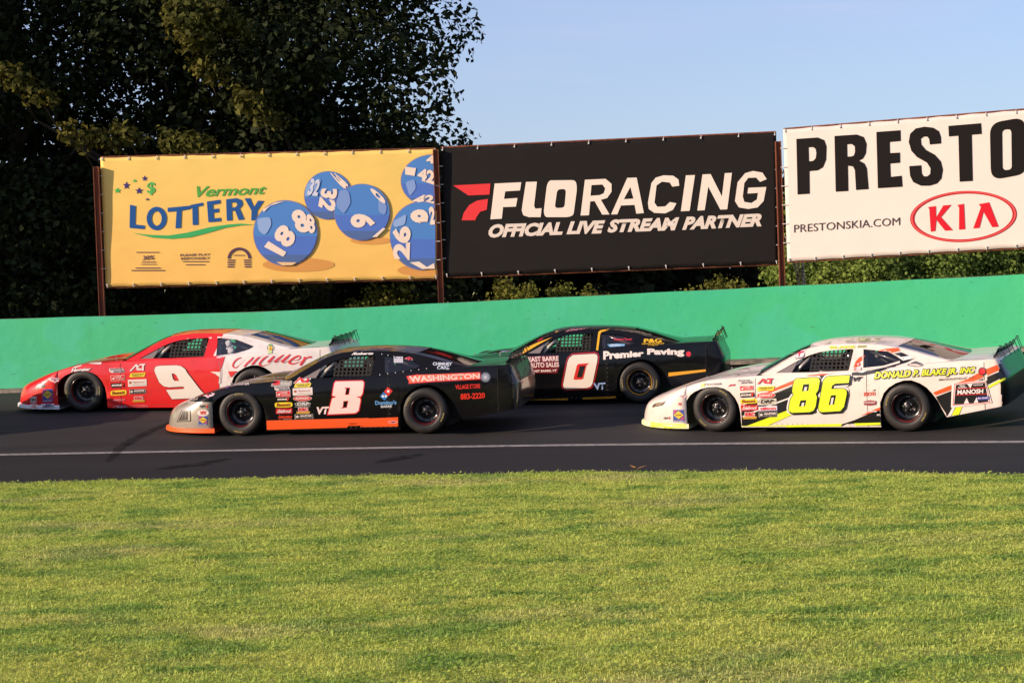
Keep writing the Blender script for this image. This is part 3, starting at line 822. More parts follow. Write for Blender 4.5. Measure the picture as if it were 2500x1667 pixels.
    t.tube(ring_, .014, 8, False); t.tube([(cx,-.36,cz),(1.1,-.36,.78)], .02); 
    for a in (0, 2.1, 4.2): t.tube([(cx,-.36,cz),(cx+.07*math.sin(a),-.36+.17*math.cos(a),cz+.155*math.sin(a))], .01)
    t.build('steering_wheel', mat('steering_black', (.02,.02,.02), rough=.5), root, True)
    t = MB(); t.box((1.36,-.1,1.06),(.03,.40,.05)); t.build('rear_view_mirror', mat('mirror_black', (.03,.03,.03), rough=.2), root)
    # window net: woven straps, one mesh
    nt_ = MB(); x0, x1 = cfg.get('net', (1.36, 1.90)); yy = lambda z: -(ey(z)-.022)
    def nx(x, top): return x
    zt = lambda x: float(np.interp(x, [1.23,1.33,1.45,1.62,1.90], [.99,1.03,1.065,1.088,1.10]))
    k = 0; x = x0
    while x <= x1+.001:
        z0, z1 = .825, zt(x); nt_.add([(x-.012,yy(z0),z0),(x+.012,yy(z0),z0),(x+.012,yy(z1),z1),(x-.012,yy(z1),z1)], [(0,1,2,3)]); x += .058
    z = .845
    while z < 1.09:
        xs_ = max(x0, float(np.interp(z, [.99,1.03,1.065,1.088], [1.23,1.33,1.45,1.62]))); 
        nt_.add([(xs_,yy(z)-.002,z-.011),(x1,yy(z)-.002,z-.011),(x1,yy(z)-.002,z+.011),(xs_,yy(z)-.002,z+.011)], [(0,1,2,3)]); z += .050
    o = nt_.build('window_net', mat('net_webbing', (.012,.011,.010), rough=.8), root)
    # spoiler: clear blade on a row of brackets
    sp = bpy.data.objects.new('spoiler', None); COL.objects.link(sp); sp.parent = root; sp.location = (3.87,0,.958)
    H, tilt = .135, .06; v = []; f = []
    def bx(y): return -.05*(abs(y)/.76)**2.5
    for s_ in (0, .5, 1):
        for k in range(13):
            y = -.76+1.52*k/12; v.append((bx(y)+tilt*s_, y, .01+H*s_*(1-.10*(abs(y)/.76)**3)))
    f = [(i*13+k, i*13+k+1, (i+1)*13+k+1, (i+1)*13+k) for i in (0,1) for k in range(12)]
    o = mesh_obj('spoiler_blade', v, f, M_lexan, sp, True); md_ = o.modifiers.new('t','SOLIDIFY'); md_.thickness = .006
    dk = mat('brace_black', (.02,.02,.02), rough=.4)
    for y in (-.70,-.42,-.14,.14,.42,.70):
        t = MB(); t.tube([(bx(y)+.13,y,.0),(bx(y)+tilt+.012,y,H+.02)], .005, 6); t.tube([(bx(y)+tilt-.01,y,H+.02),(bx(y)+tilt+.025,y,H+.02)], .009, 6); t.build('spoiler_brace', dk, sp)
    t = MB(); 
    for k in range(12): t.box((bx(-.70+.127*k)-.012,-.70+.127*k,.022),(.024,.05,.034))
    tag(t.build('spoiler_bracket_row', dk, sp), kind='stuff')
    if cfg.get('spcap'): 
        v = [(bx(y)+tilt-.006, y, .01+H*(1-.10*(abs(y)/.76)**3)-d) for d in (0,.055) for y in np.linspace(-.76,.76,13)]
        mesh_obj('spoiler_top_band', v, [(k,k+1,k+14,k+13) for k in range(12)], cfg['spcap'], sp)
    # hood pins
    for x, y in ((.42,-.60),(.42,.60),(-.2,-.6),(-.2,.6)):
        t = MB(); zz_ = hoodz(x, y); t.tube([(x,y,zz_-.005),(x,y,zz_+.035)], .006, 6); t.build('hood_pin', mat('pin_steel', (.6,.6,.58), rough=.25, metal=.9), root)
    # wheels
    for x in (0, WB):
        for s in (-1, 1):
            build_wheel('wheel', root, (x, s*.815, .33+(s*.815+.93)*math.tan(R(gb-cfg['bank']))), s, cfg['rim'] if (x or 1) else cfg['rim'], R(-3) if x == 0 else 0)
    M_ = root
    bpy.context.view_layer.update()
    bv = bvh_of(hit)
    # quarter windows and rear window also carry print
    bvq = bvh_of(hit+[qwo, rwin])
    near = lambda h: h.y < -.05
    anyc = lambda h: True
    for nm, prims, *fl in cfg['decals']:
        o = decal(nm, prims, bvq if fl and 'w' in fl[0] else bv, root, Minv, chk=anyc if fl and 'a' in fl[0] else near, cell=fl[1] if len(fl) > 1 else 12.)
    # rivets along the cabin panels
    if cfg.get('rivets'):
        for x, z in cfg['rivets']:
            y = -(ey(z)+.008); t = MB(); t.lathe([(0,-.004),(.007,-.002),(.008,.004)], (x, y, z), 8); t.build('rivet', mat('rivet_alu', (.7,.68,.62), rough=.3, metal=.6), root)
    # driver
    return root, Minv

def glassm(name, tint, rough, fac):
    m = bpy.data.materials.new(name); m.use_nodes = True; n = m.node_tree; n.nodes.remove(n.nodes['Principled BSDF'])
    tr = n.nodes.new('ShaderNodeBsdfTransparent'); tr.inputs[0].default_value = (*tint, 1)
    g = n.nodes.new('ShaderNodeBsdfGlossy'); g.inputs['Roughness'].default_value = rough
    fr = n.nodes.new('ShaderNodeFresnel'); fr.inputs[0].default_value = fac
    mx = n.nodes.new('ShaderNodeMixShader'); n.links.new(fr.outputs[0], mx.inputs[0]); n.links.new(tr.outputs[0], mx.inputs[1]); n.links.new(g.outputs[0], mx.inputs[2])
    n.links.new(mx.outputs[0], n.nodes['Material Output'].inputs[0]); return m
M_glass = glassm('clear_lexan_window', (.80,.82,.82), .04, 1.5)
M_glassd = glassm('tinted_rear_lexan', (.28,.30,.34), .05, 1.6)
M_lexan = glassm('spoiler_lexan', (.40,.50,.42), .2, 1.9)

def make_driver(car, suit, helm, mesh=None):
    """seated driver: one skinned body, helmet and visor as children"""
    bm = bmesh.new(); pts = {}; rad = {}
    def V_(k, p, r_): pts[k] = bm.verts.new(p); rad[k] = r_
    V_('pel',(1.82,-.36,.46),.14); V_('waist',(1.86,-.36,.58),.135); V_('chest',(1.90,-.36,.72),.15); V_('neck',(1.88,-.36,.84),.06); V_('skull',(1.85,-.36,.93),.085)
    E_ = [('pel','waist'),('waist','chest'),('chest','neck'),('neck','skull')]
    for s, t in ((-1,'l'),(1,'r')):
        V_('sh'+t,(1.87,-.36+s*.18,.78),.065); V_('el'+t,(1.62,-.36+s*.23,.68),.048); V_('wr'+t,(1.40,-.36+s*.17,.81),.032); V_('pa'+t,(1.345,-.36+s*.165,.835),.034)
        V_('hip'+t,(1.78,-.36+s*.10,.44),.10); V_('kn'+t,(1.36,-.36+s*.13,.52),.07); V_('an'+t,(.98,-.36+s*.12,.32),.045); V_('to'+t,(.88,-.36+s*.12,.42),.035)
        E_ += [('chest','sh'+t),('sh'+t,'el'+t),('el'+t,'wr'+t),('wr'+t,'pa'+t),('pel','hip'+t),('hip'+t,'kn'+t),('kn'+t,'an'+t),('an'+t,'to'+t)]
        for q in range(4):
            a, b_ = 'f%d%s' % (q, t), 'g%d%s' % (q, t); zz_ = .86-.018*q
            V_(a,(1.300,-.36+s*.165,zz_),.010); V_(b_,(1.285,-.36+s*.145,zz_-.004),.008-.0005*q); E_ += [('pa'+t, a),(a, b_)]
        V_('th'+t,(1.325,-.36+s*.14,.86),.010); V_('ti'+t,(1.30,-.36+s*.135,.872),.009); E_ += [('pa'+t,'th'+t),('th'+t,'ti'+t)]
    for a, b_ in E_: bm.edges.new((pts[a], pts[b_]))
    bm.verts.index_update(); me = bpy.data.meshes.new('person'); order = list(pts)
    bm.to_mesh(me); bm.free(); me.materials.append(suit)
    o = bpy.data.objects.new('person', me); COL.objects.link(o)
    md_ = o.modifiers.new('skin', 'SKIN'); sv = me.skin_vertices[0].data
    for i, k in enumerate(order): sv[i].radius = (rad[k], rad[k]); sv[i].use_root = (k == 'pel')
    md2 = o.modifiers.new('sub', 'SUBSURF'); md2.levels = 1; md2.render_levels = 1; md_.use_smooth_shade = True
    o.matrix_world = car.matrix_world
    t = MB(); prof = []
    c = Vector((1.835,-.36,.955)); v = []; f = []; n1, n2 = 14, 20
    for i in range(n1+1):
        a = math.pi*i/n1
        for k in range(n2):
            b_ = 2*math.pi*k/n2; r_ = .125*math.sin(a)**.85; z = .135*math.cos(a)
            if i > n1*.78: r_ = .125*math.sin(math.pi*.78)**.85; z = max(z, -.12)
            v.append(c+Vector((r_*math.cos(b_)*1.12, r_*math.sin(b_), z)))
    f = [(i*n2+k, (i+1)*n2+k, (i+1)*n2+(k+1)%n2, i*n2+(k+1)%n2) for i in range(n1) for k in range(n2)]
    h = mesh_obj('helmet', v, f, helm, o, True)
    v = []; f = []
    for i in range(4):
        z = -.03+.022*i
        for k in range(13):
            b_ = math.pi+(-1.1+2.2*k/12); rr_ = .125*(1-(z/.16)**2)**.5+.006; v.append(c+Vector((rr_*math.cos(b_)*1.12, rr_*math.sin(b_), z)))
    f = [(i*13+k, i*13+k+1, (i+1)*13+k+1, (i+1)*13+k) for i in range(3) for k in range(12)]
    mesh_obj('visor', v, f, mat('visor_dark', (.02,.02,.03), rough=.05, coat=1), o, True)
    return o
# ------------------------------------------------------------------ stickers (unit square, y down)
W_, K_, RD, YE, OR_ = (240,225,215), (14,13,12), (225,28,32), (250,225,50), (255,100,40)
def box_(a, b, c, d): return [(a,b),(c,b),(c,d),(a,d)]
def tq(a, b, c, d, sl=0): return [(a+sl,b),(c+sl,b),(c,d),(a,d)]
def star2(cx, cy, rx, ry, k=.42):
    return [(cx+(rx if i%2==0 else rx*k)*math.sin(i*math.pi/5), cy-(ry if i%2==0 else ry*k)*math.cos(i*math.pi/5)) for i in range(10)]
def stk(kind, l, v=0):
    if kind == 'act':        # v 0 red on white keyline, 1 white, 2 red only
        A = [(0,1),(.30,.02),(.38,.02),(.58,.62),(.50,.80),(.34,.30),(.12,1)]
        Cc = [(.62,.0),(.82,.0),(.80,.16),(.66,.16),(.52,.45),(.58,.66),(.78,.70),(.74,.92),(.48,.92),(.38,.62)]
        Tt = [(.62,.0),(1,.0),(.98,.20),(.90,.20),(.90,1),(.78,1),(.78,.20),(.62,.20)]
        inn = [(.24,.98),(.33,.52),(.46,.98)]
        fg, bg = ((RD, W_), (W_, None), (RD, None))[v]
        o = []
        if bg: o += [P(l, bg, offp(box_(.0,.02,.98,.98) if 0 else [(.28,-.08),(1.03,-.08),(1.0,1.06),(-.06,1.06)], 0))]
        return o+[P(l+1, fg, A), P(l+1, fg, Cc), P(l+2, fg, Tt)]
    if kind == 'thunder': return [P(l, YE, [(.06,0),(1,0),(.94,1),(0,1)], r=.08), T(l+1, (60,90,30), 'THUNDER ROAD', tq(.1,.2,.9,.55,.02), .02), T(l+1, (60,90,30), 'SPEEDBOWL', tq(.2,.65,.8,.85), .01)]
    if kind == 'maple': return [P(l, W_, box_(0,0,1,1)), T(l+1, (190,130,110), 'Maplewood', tq(.25,.25,.9,.62), .0, .3), P(l+1, (180,90,60), [(.06,.25),(.2,.3),(.18,.6),(.08,.62)], r=.05), T(l+1, (150,140,130), 'CONVENIENCE STORES', tq(.2,.72,.95,.85), .0)]
    if kind == 'kirkey':
        fg, ring = ((225,45,50), (220,180,170)) if v == 0 else (None, (200,140,150))
        o = [P(l, ring, ell2(.5,.5,.5,.5), [ell2(.5,.5,.46,.42)])]
        if fg: o.append(L(l, fg, .5,.5,.455,.41))
        return o+[T(l+1, W_ if v == 0 else ring, 'KIRKEY', tq(.14,.30,.86,.68,.02), .04)]
    if kind == 'drp':
        fg, bgc = ((225,220,215), None) if v == 0 else ((40,38,36), (235,225,205)) if v == 1 else ((150,185,215), None)
        o = [P(l, bgc, box_(0,0,1,1), r=.12)] if bgc else []
        return o+[P(l+1, fg, ell2(.5,.42,.46,.36), [ell2(.5,.42,.43,.30)]), T(l+2, fg, 'DRP', tq(.16,.18,.84,.66,.05), .05), T(l+2, fg, 'PERFORMANCE PRODUCTS', tq(.05,.84,.95,.96), .01)]
    if kind == 'krc': return [P(l, (222,190,180), box_(.14,0,.86,.68)), T(l+1, (215,25,45), 'KRC', tq(.18,.08,.82,.60,.03), .06), P(l+1, (205,155,50), [(0,.66),(1,.66),(.94,1),(.06,1)])]
    if kind == 'allstar': return [P(l, (215,205,195), box_(0,0,1,1), r=.06), P(l+1, K_, offp(box_(0,0,1,1), -.03), r=.05), P(l+2, W_, star2(.14,.5,.12,.36)), T(l+2, W_, 'ALLSTAR', tq(.26,.16,.93,.50,.03), .06), T(l+2, (200,190,180), 'PERFORMANCE', tq(.28,.62,.93,.78), .02)]
    if kind == 'quarter': return [P(l, (225,210,200), [(0,0),(.9,0),(1,.98),(.12,1),(0,.7)], r=.05), T(l+1, (30,30,50), 'QUARTER', tq(.05,.06,.88,.46,.02), .04), T(l+1, (30,30,50), 'MASTER', tq(.26,.52,.96,.94,.02), .04)]
    if kind == 'sparks': return [P(l, (240,190,185), box_(0,0,1,1), r=.04), P(l+1, RD, box_(.04,.08,.96,.92)), P(l+2, W_, [(.06,.62),(.3,.3),(.24,.82)]), T(l+2, W_, 'LANE', tq(.32,.16,.78,.44,.02), .02), T(l+2, W_, 'AUTOMOTIVE', tq(.36,.54,.92,.80,.02), .01)]
    if kind == 'koni': return ([P(l, K_, [(0,.05),(.97,0),(1,.95),(.03,1)])] if v else []) + [T(l+1, W_, 'KONI', tq(.05,.28,.76,.72,.05), .07), P(l+1, (225,45,30), [(.80,.12),(.97,.12),(.88,.9),(.78,.9),(.86,.32),(.78,.32)])]
    if kind == 'bassett': return [P(l, YE, box_(0,.04,1,.96), r=.25), T(l+1, (150,75,20), 'Bassett', tq(.10,.16,.90,.80,.02), .05)]
    if kind == 'edel':
        bgc = (205,20,30) if v == 0 else None
        return ([P(l, bgc, box_(0,0,1,1))] if bgc else [])+[T(l+1, (235,220,215) if v == 0 else (215,140,150), 'Edelbrock', tq(.06,.2,.94,.82,.04), .03, .4)]
    if kind == 'driven': return [T(l, (225,60,25), 'DRIVEN', tq(0,0,1,.72,.02), .06), T(l, (200,190,180), 'RACING OIL', tq(.4,.82,1,1), .02)]
    if kind == 'wings': return [P(l, (240,205,210), [(0,.1),(.2,0),(.8,0),(1,.1),(.85,.6),(.62,.75),(.5,1),(.38,.75),(.15,.6)]), P(l+1, (210,40,80), star2(.5,.5,.10,.32)), T(l+1, (80,40,70), 'FIVE STAR', tq(.2,.08,.8,.38), .02)]
    if kind == 'qa1': 
        fg = (40,35,35)
        return ([P(l, W_, box_(0,0,1,1), r=.15)] if v else [])+[T(l+1, fg, 'QA', tq(.08,.2,.70,.8,.03), .05), T(l+1, (215,35,45), '1', tq(.76,.2,.92,.8,.03), .05)]
    if kind == 'vp': return ([L(l, W_, .5,.5,.5,.5)] if v else [])+[T(l+1, (215,50,30), 'VPX', tq(.22,.22,.80,.78,.03), .06)]
    if kind == 'race_fuel': return [P(l, (70,85,160), box_(0,0,1,1)), P(l+1, (205,80,120), [(.05,.04),(.4,.04),(.05,.35)]), P(l+1, (205,80,120), [(.95,.8),(.6,.8),(.95,.5)]), P(l+2, (240,200,60), [(.5,.08),(.95,.42),(.5,.76),(.05,.42)]), T(l+3, (90,60,60), 'RACING', tq(.24,.36,.76,.48), .02), T(l+2, W_, 'RACE FUELS', tq(.08,.86,.92,.97), .02)]
    if kind == 'tilton': return [P(l, (95,110,180), box_(0,0,1,1)), P(l+1, (238,225,225), box_(0,.04,.97,.92)), T(l+2, (215,40,70) if v else (70,30,60), 'tilton', tq(.08,.2,.92,.80), .05)]
def put(name, kind, crop, quad, l=3, v=0):
    """quad in crop units: 2 corners or 4"""
    if len(quad) == 2: (a,b),(c,d) = quad; quad = [(a,b),(c,b),(c,d),(a,d)]
    m1 = quadmap(quad); m2 = cropmap(crop)
    return (name, mapp(stk(kind, l, v), lambda u, w__: m2(*m1(u, w__))))
def D(name, crop, prims, *fl): return (name, mapp(prims, cropmap(crop)), *fl)
cA, cB, cC, cD = (400,820,4.704), (850,820,4.704), (30,780,4.704), (450,780,4.704)
cE, cF, cG, cH = (1100,760,5.88), (1450,760,5.88), (1550,800,4.704), (2000,800,4.704)
cJ = (660,900,11.2); cN = (400,920,10.4545); cQ = (1800,900,11.2); cM = (560,790,11.76); c9 = (0,850,5.2275)

# ------------------------------------------------------------------ the four cars
GREY = (38,36,36)
# paints
p8 = paint('car_black_gloss', (12,11,11), rough=.3, coat=.35, spec=.12)
p8n = paint('car_silver', (178,168,152), rough=.32, metal=.4, coat=.8)
por = mat('orange_plastic', lin((255,92,30)), rough=.45)
p0 = paint('car_black_blue', (10,10,12), rough=.28, coat=.4, spec=.12)
p9 = paint('car_red', (212,18,18), rough=.42, coat=.7)
p9w = paint('car_pearl_white', (218,210,204), rough=.4, coat=.7)
p86 = paint('car_white', (222,208,196), rough=.4, coat=.7)
pyl = mat('neon_yellow_plastic', lin((222,240,50)), rough=.5)
white_pl = mat('white_plastic_lip', lin((225,225,225)), rough=.5)
cream = mat('cream_cage', (.60,.50,.38), rough=.35, coat=.5)

n8 = [(1740,712),(2045,705),(2062,722),(2060,760),(2046,850),(2028,878),(1975,886),(2020,902),(2024,930),(2002,1045),(1965,1072),(1652,1086),(1700,905),(1752,885),(1702,872),(1708,830),(1725,735)]
h8a = [(1840,782),(1907,780),(1893,862),(1846,866),(1858,800)]; h8b = [(1828,935),(1887,930),(1868,1010),(1800,1020),(1822,1000)]
dec8 = [
 D('number_decal', cD, [P(1,(225,30,35), offp(n8,12), [offp(h8a,-7), offp(h8b,-7)]), P(2,(252,222,210), n8, [h8a, h8b])]),
 D('state_letters', cD, [T(2,(250,222,212),'VT',[(1520,1003),(1665,997),(1650,1083),(1512,1090)],.05)]),
 D('side_skirt', cA, [P(2,(255,96,34), [(1180,970),(2352,940),(2352,1040),(2262,1044),(2258,1027),(2118,1031),(2105,1050),(1185,1076)])]),
 D('side_skirt', cB, [P(2,(255,96,34), [(0,955),(606,930),(612,1035),(145,1045),(140,1026),(0,1026)]), P(3,(245,180,170), ell2(515,986,58,16), [ell2(515,986,48,9)]), P(3,(60,50,120),[(490,984),(540,980),(520,998)])]),
 D('name_banner', cB, [P(1,(225,25,22), [(668,462),(800,440),(820,445),(1520,415),(1525,500),(1040,525),(690,550),(700,530)]), P(2,(250,110,75), [(682,472),(802,448),(1512,422),(1515,492),(1040,515),(700,540),(706,522)]), T(3,(250,215,200),'WASHINGTON',[(700,460),(1512,430),(1512,488),(715,532)],.035)]),
 D('village_store_text', cB, [T(2,(225,40,25),'VILLAGE STORE',[(1230,562),(1515,548),(1518,598),(1236,613)],.03)]),
 D('phone_number_text', cB, [T(2,(225,40,25),'883-2220',[(1290,662),(1570,648),(1573,712),(1292,732)],.035)]),
 D('round_brass_emblem', cB, [L(1,(90,95,110),1578,474,58,58), P(2,(150,155,170), [(1578+(54 if i%2 else 34)*math.cos(i*math.pi/16), 474+(54 if i%2 else 34)*math.sin(i*math.pi/16)) for i in range(32)]), L(3,(215,215,225),1578,474,14,14)]),
 D('chimney_care_text', cB, [T(2,(205,215,225),'CHIMNEY',[(972,305),(1197,308),(1195,340),(974,342)],.04), T(2,(205,215,225),'CARE',[(1022,345),(1163,345),(1162,388),(1022,390)],.04)], 'w'),
 D('pizza_sponsor_decal', cB, [P(1,(215,45,40), [(455,585),(513,630),(462,690),(412,640)], r=4), P(1,(40,120,190), [(408,642),(460,692),(420,742),(365,694)], r=4), L(2,(240,235,235),462,634,15,15), L(2,(240,235,235),400,692,14,14), L(2,(240,235,235),434,690,14,14), T(1,(95,150,200),"Domino's",[(308,742),(556,735),(556,785),(312,792)],.05), T(1,(200,205,205),'BARRE',[(378,795),(505,790),(503,820),(376,824)],.04)]),
 D('driver_name', cB, [T(2,(240,235,230),'Roberts',[(52,192),(295,190),(290,218),(38,222)],.05,.35)]),
 D('contingency_panel', cB, [P(1,(195,195,205), box_(525,240,630,310)), T(2,(90,90,150),'RACEceiver',[(535,245),(622,245),(622,262),(535,262)],.03), P(1,(205,60,80),[(640,262),(700,240),(745,262),(700,282)])], 'w'),
 D('bow_tie_emblem', cB, [P(1,(200,200,200),[(415,335),(440,326),(438,320),(475,320),(474,326),(492,326),(480,345),(462,345),(460,352),(420,350)])]),
 D('portrait_sticker', cB, [P(1,(190,150,140), ell2(450,398,36,32)), P(2,(60,40,40), [(425,372),(450,365),(478,372),(478,384),(425,384)]), P(2,(70,50,50), [(432,402),(468,402),(474,409),(426,409)])]),
 D('tyre_maker_text', cA, [P(1,(160,60,200), [(716,560),(735,550),(738,570),(752,540),(772,540),(762,580),(728,602),(708,600)]), T(1,(225,215,210),'HOOSIER',[(780,545),(985,538),(983,562),(775,572)],.04)]),
 put('sponsor_sticker','wings',cA,[(425,655),(590,655),(590,712),(425,712)],1),
 D('body_maker_sticker', cJ, [P(1,(165,160,150), [(60,318),(280,318),(330,300),(480,292),(600,350),(585,440),(540,485),(30,490),(22,460)]), P(2,(225,45,45), [(110,335),(272,335),(245,445),(62,445)]), T(2,(215,205,195),'bodies',[(300,370),(550,370),(540,440),(290,440)],.05,.2)]),
 put('sponsor_sticker','quarter',cJ,[(115,490),(550,485),(555,595),(120,600)],2),
 put('sponsor_sticker','sparks',cJ,[(160,615),(550,605),(555,765),(165,772)],1),
 put('sponsor_sticker','koni',cJ,[(175,780),(530,775),(530,890),(175,890)],1),
 put('sponsor_sticker','bassett',cJ,[(125,915),(605,905),(605,1050),(125,1068)],1),
 put('sponsor_sticker','edel',cJ,[(155,1085),(600,1075),(600,1225),(155,1232)],1),
 put('sponsor_sticker','driven',cJ,[(222,1290),(588,1280),(588,1380),(222,1390)],1),
 put('series_sticker','act',cJ,[(680,245),(1110,240),(1080,378),(655,392)],1,0),
 put('sponsor_sticker','thunder',cJ,[(660,408),(1125,390),(1110,500),(650,515)],2),
 put('sponsor_sticker','maple',cJ,[(612,535),(1150,508),(1158,712),(620,735)],1),
 put('sponsor_sticker','kirkey',cJ,[(622,735),(1140,730),(1140,880),(622,890)],1),
 put('sponsor_sticker','drp',cJ,[(650,900),(1125,890),(1125,1040),(655,1055)],1),
 put('sponsor_sticker','krc',cJ,[(705,1055),(1095,1050),(1095,1222),(710,1230)],1),
 put('sponsor_sticker','allstar',cJ,[(672,1240),(1168,1232),(1172,1372),(675,1378)],1),
 # nose : headlight, grille, stickers
 D('headlight', cN, [P(1,(225,215,205), [(640,560),(690,520),(900,480),(870,560),(800,630),(620,672),(618,650)], r=10), P(2,(70,70,78), [(650,568),(700,530),(878,496),(848,560),(780,610),(640,648)], r=10), L(3,(190,195,205),730,560,38,36), L(4,(60,60,65),735,560,18,17), P(3,(215,120,50),[(634,590),(650,575),(645,640),(630,645)])]),
 D('grille', cN, [P(1,(35,33,32), [(460,852),(690,838),(694,1130),(330,1150)], r=12), P(2,(190,180,160), [(478,872),(668,855),(672,1108),(360,1130)], r=10), P(3,(62,54,48), [(490,885),(632,872),(628,1096),(380,1118)]), P(4,(120,105,92),[(520,884),(535,883),(480,1108),(464,1110)]), P(4,(120,105,92),[(580,878),(596,877),(560,1102),(546,1103)])]),
 put('sponsor_sticker','qa1',cN,[(890,690),(1150,690),(1140,805),(890,805)],1,0),
 put('sponsor_sticker','vp',cN,[(855,830),(1150,830),(1150,1000),(855,1000)],1,1),
 put('sponsor_sticker','race_fuel',cN,[(890,998),(1125,1000),(1115,1225),(890,1245)],1),
 D('roof_stripe', cB, [P(1,(150,60,62),[(250,128),(330,124),(520,130),(560,150),(420,158),(260,150)])], 'a', 12),
]
o8 = dict(name='8', p1=(589,1060.5,28.5), p2=(1039,1056.5,28.12), bank=1.5, label='black race car with orange side skirt, silver nose and white number 8 on its door',
  side=p8, top=dict(hood=p8, deck=p8, roof=p8), cabin=p8, pillar=p8, nose_mats=(p8n, p8), nose_split=lambda x, z: z > .50+ .0*(x) and z > .50-.35*(x+.62), splitter=por, tail=(p8, paint('tail_grey', (30,28,27), rough=.35)), rim=(140,14,14), decals=dec8, dark_qw=False,
  rivets=[(2.02+.09*k, 1.12-.028*k*.6) for k in range(6)]+[(2.03+.11*k,.845+.012*k) for k in range(7)], rw=2)

n0 = [(1755,628),(2065,610),(2100,622),(2112,660),(2105,720),(2038,1035),(2012,1078),(1965,1096),(1660,1112),(1625,1095),(1617,1050),(1680,730),(1702,672)]
dec0 = [
 D('number_decal', cE, [P(1,(170,16,16), offp(n0,26)), P(2,(20,10,12), offp(n0,8)), P(3,(246,232,212), n0), P(4,(225,38,28), [(1835,755),(1990,742),(1952,775),(1905,965),(1880,975),(1768,980),(1772,945),(1815,775)]), P(5,(12,10,10), [(1856,785),(1935,780),(1888,938),(1880,945),(1815,948)])]),
 D('state_letters', cE, [T(2,(150,175,215),'VT',[(2050,1030),(2225,1020),(2215,1120),(2070,1125)],.04)]),
 D('dealer_sticker', cE, [P(1,(110,10,14), [(1112,650),(1548,632),(1560,800),(1530,890),(1170,890),(1165,815),(1130,810)], r=12), T(2,(245,215,205),'EAST BARRE',[(1115,655),(1550,640),(1552,710),(1128,727)],.03), T(2,(245,215,205),'AUTO SALES',[(1140,738),(1556,730),(1560,795),(1142,812)],.03), T(2,(245,225,215),'EAST BARRE, VT',[(1172,842),(1524,832),(1524,868),(1178,880)],.04)]),
 D('door_edge_trim', cE, [P(1,(250,185,25), [(930,618),(1010,560),(1250,450),(1460,372),(1260,480),(1020,622)])]),
 D('pillar_trim', cE, [P(1,(250,185,25), [(2090,560),(2122,300),(2150,275),(2278,256),(2262,272),(2165,300),(2148,330),(2118,562)])], ''),
 D('windshield_band', cE, [P(1,(190,30,45),[(1240,425),(1320,380),(1330,400),(1255,435)]), P(1,(235,165,40),[(1432,312),(1500,290),(1560,290),(1460,330)])], 'a'),
 D('driver_name', cE, [T(2,(225,150,165),'Dragon',[(1700,262),(1990,236),(1960,256),(1630,308)],.02,.5)]),
 D('company_name_text', cF, [T(2,(246,232,222),'Premier',[(135,575),(718,560),(715,645),(135,695)],.05), T(2,(246,232,222),'Paving',[(765,535),(1298,528),(1298,652),(765,645)],.05)]),
 D('red_tail_light', cF, [L(1,(90,8,12),1358,612,42,44), L(2,(240,30,45),1358,612,32,34)]),
 D('sandblast_sticker', cF, [T(2,(245,195,30),'P&G',[(720,398),(972,392),(970,450),(715,455)],.03), T(2,(245,195,30),'CUSTOM SANDBLAST',[(688,462),(1012,455),(1005,472),(690,480)],.03), T(2,(245,195,30),'BARRE, VT',[(775,485),(920,480),(918,500),(778,502)],.03)], 'w'),
 D('window_text', cF, [T(2,(195,50,65),'Connor Ruest',[(275,380),(550,382),(548,420),(290,425)],.03)], 'w'),
 D('window_text', cF, [P(1,(120,170,215),[(190,478),(330,465),(445,470),(440,500),(230,516)]), T(2,(225,235,240),'Silverado',[(230,475),(430,475),(430,498),(230,502)],.03,.3)], 'w'),
 D('quarter_trim', cF, [P(1,(250,175,25), [(972,888),(1606,832),(1606,862),(992,944)])]),
 D('rocker_stripe', cE, [P(1,(210,150,30), [(985,1300),(1030,1272),(1686,1245),(1686,1270)]), P(1,(210,150,30), [(1898,1236),(2352,1216),(2352,1246),(1898,1262)])]),
 D('rocker_stripe', cF, [P(1,(210,150,30), [(0,1228),(314,1214),(314,1238),(0,1256)])]),
 put('series_sticker','act',cE,[(800,645),(965,640),(950,725),(775,730)],2,0),
 D('sponsor_sticker', cE, [P(1,(210,190,180),[(560,706),(755,702),(755,730),(560,732)]), T(2,(20,20,30),'QUARTER',[(575,708),(745,706),(745,728),(575,730)],.04)]),
 D('hood_lettering', cE, [P(2,(120,165,215),[(470,628),(520,575),(880,575),(840,628)]), P(3,(235,195,190),[(690,622),(735,598),(820,600),(800,625)]), P(2,(240,215,40),[(185,645),(220,620),(470,622),(465,640)]), P(3,(225,70,30),[(330,642),(345,620),(410,620),(400,640)]), P(3,(15,15,15),[(210,646),(235,620),(250,620),(232,646)]), P(3,(15,15,15),[(280,644),(300,620),(330,620),(312,644)])], 'a'),
]
o0 = dict(name='0', p1=(1152,987,31.0), p2=(1562,983.5,30.6), bank=1.0, label='black race car with yellow trim and white and red number 0, nearest the green wall',
  side=p0, top=dict(hood=p0, deck=p0, roof=p0), cabin=p0, pillar=p0, nose_mats=(p0, p0), nose_split=lambda x, z: 0, splitter=p0, tail=(p0, p0), rim=(235,170,30), decals=dec0, rw=2,
  cage=mat('cage_tube_brown', (.12,.06,.045), rough=.3, coat=.6), spcap=mat('spoiler_yellow', lin((215,165,40)), rough=.5))

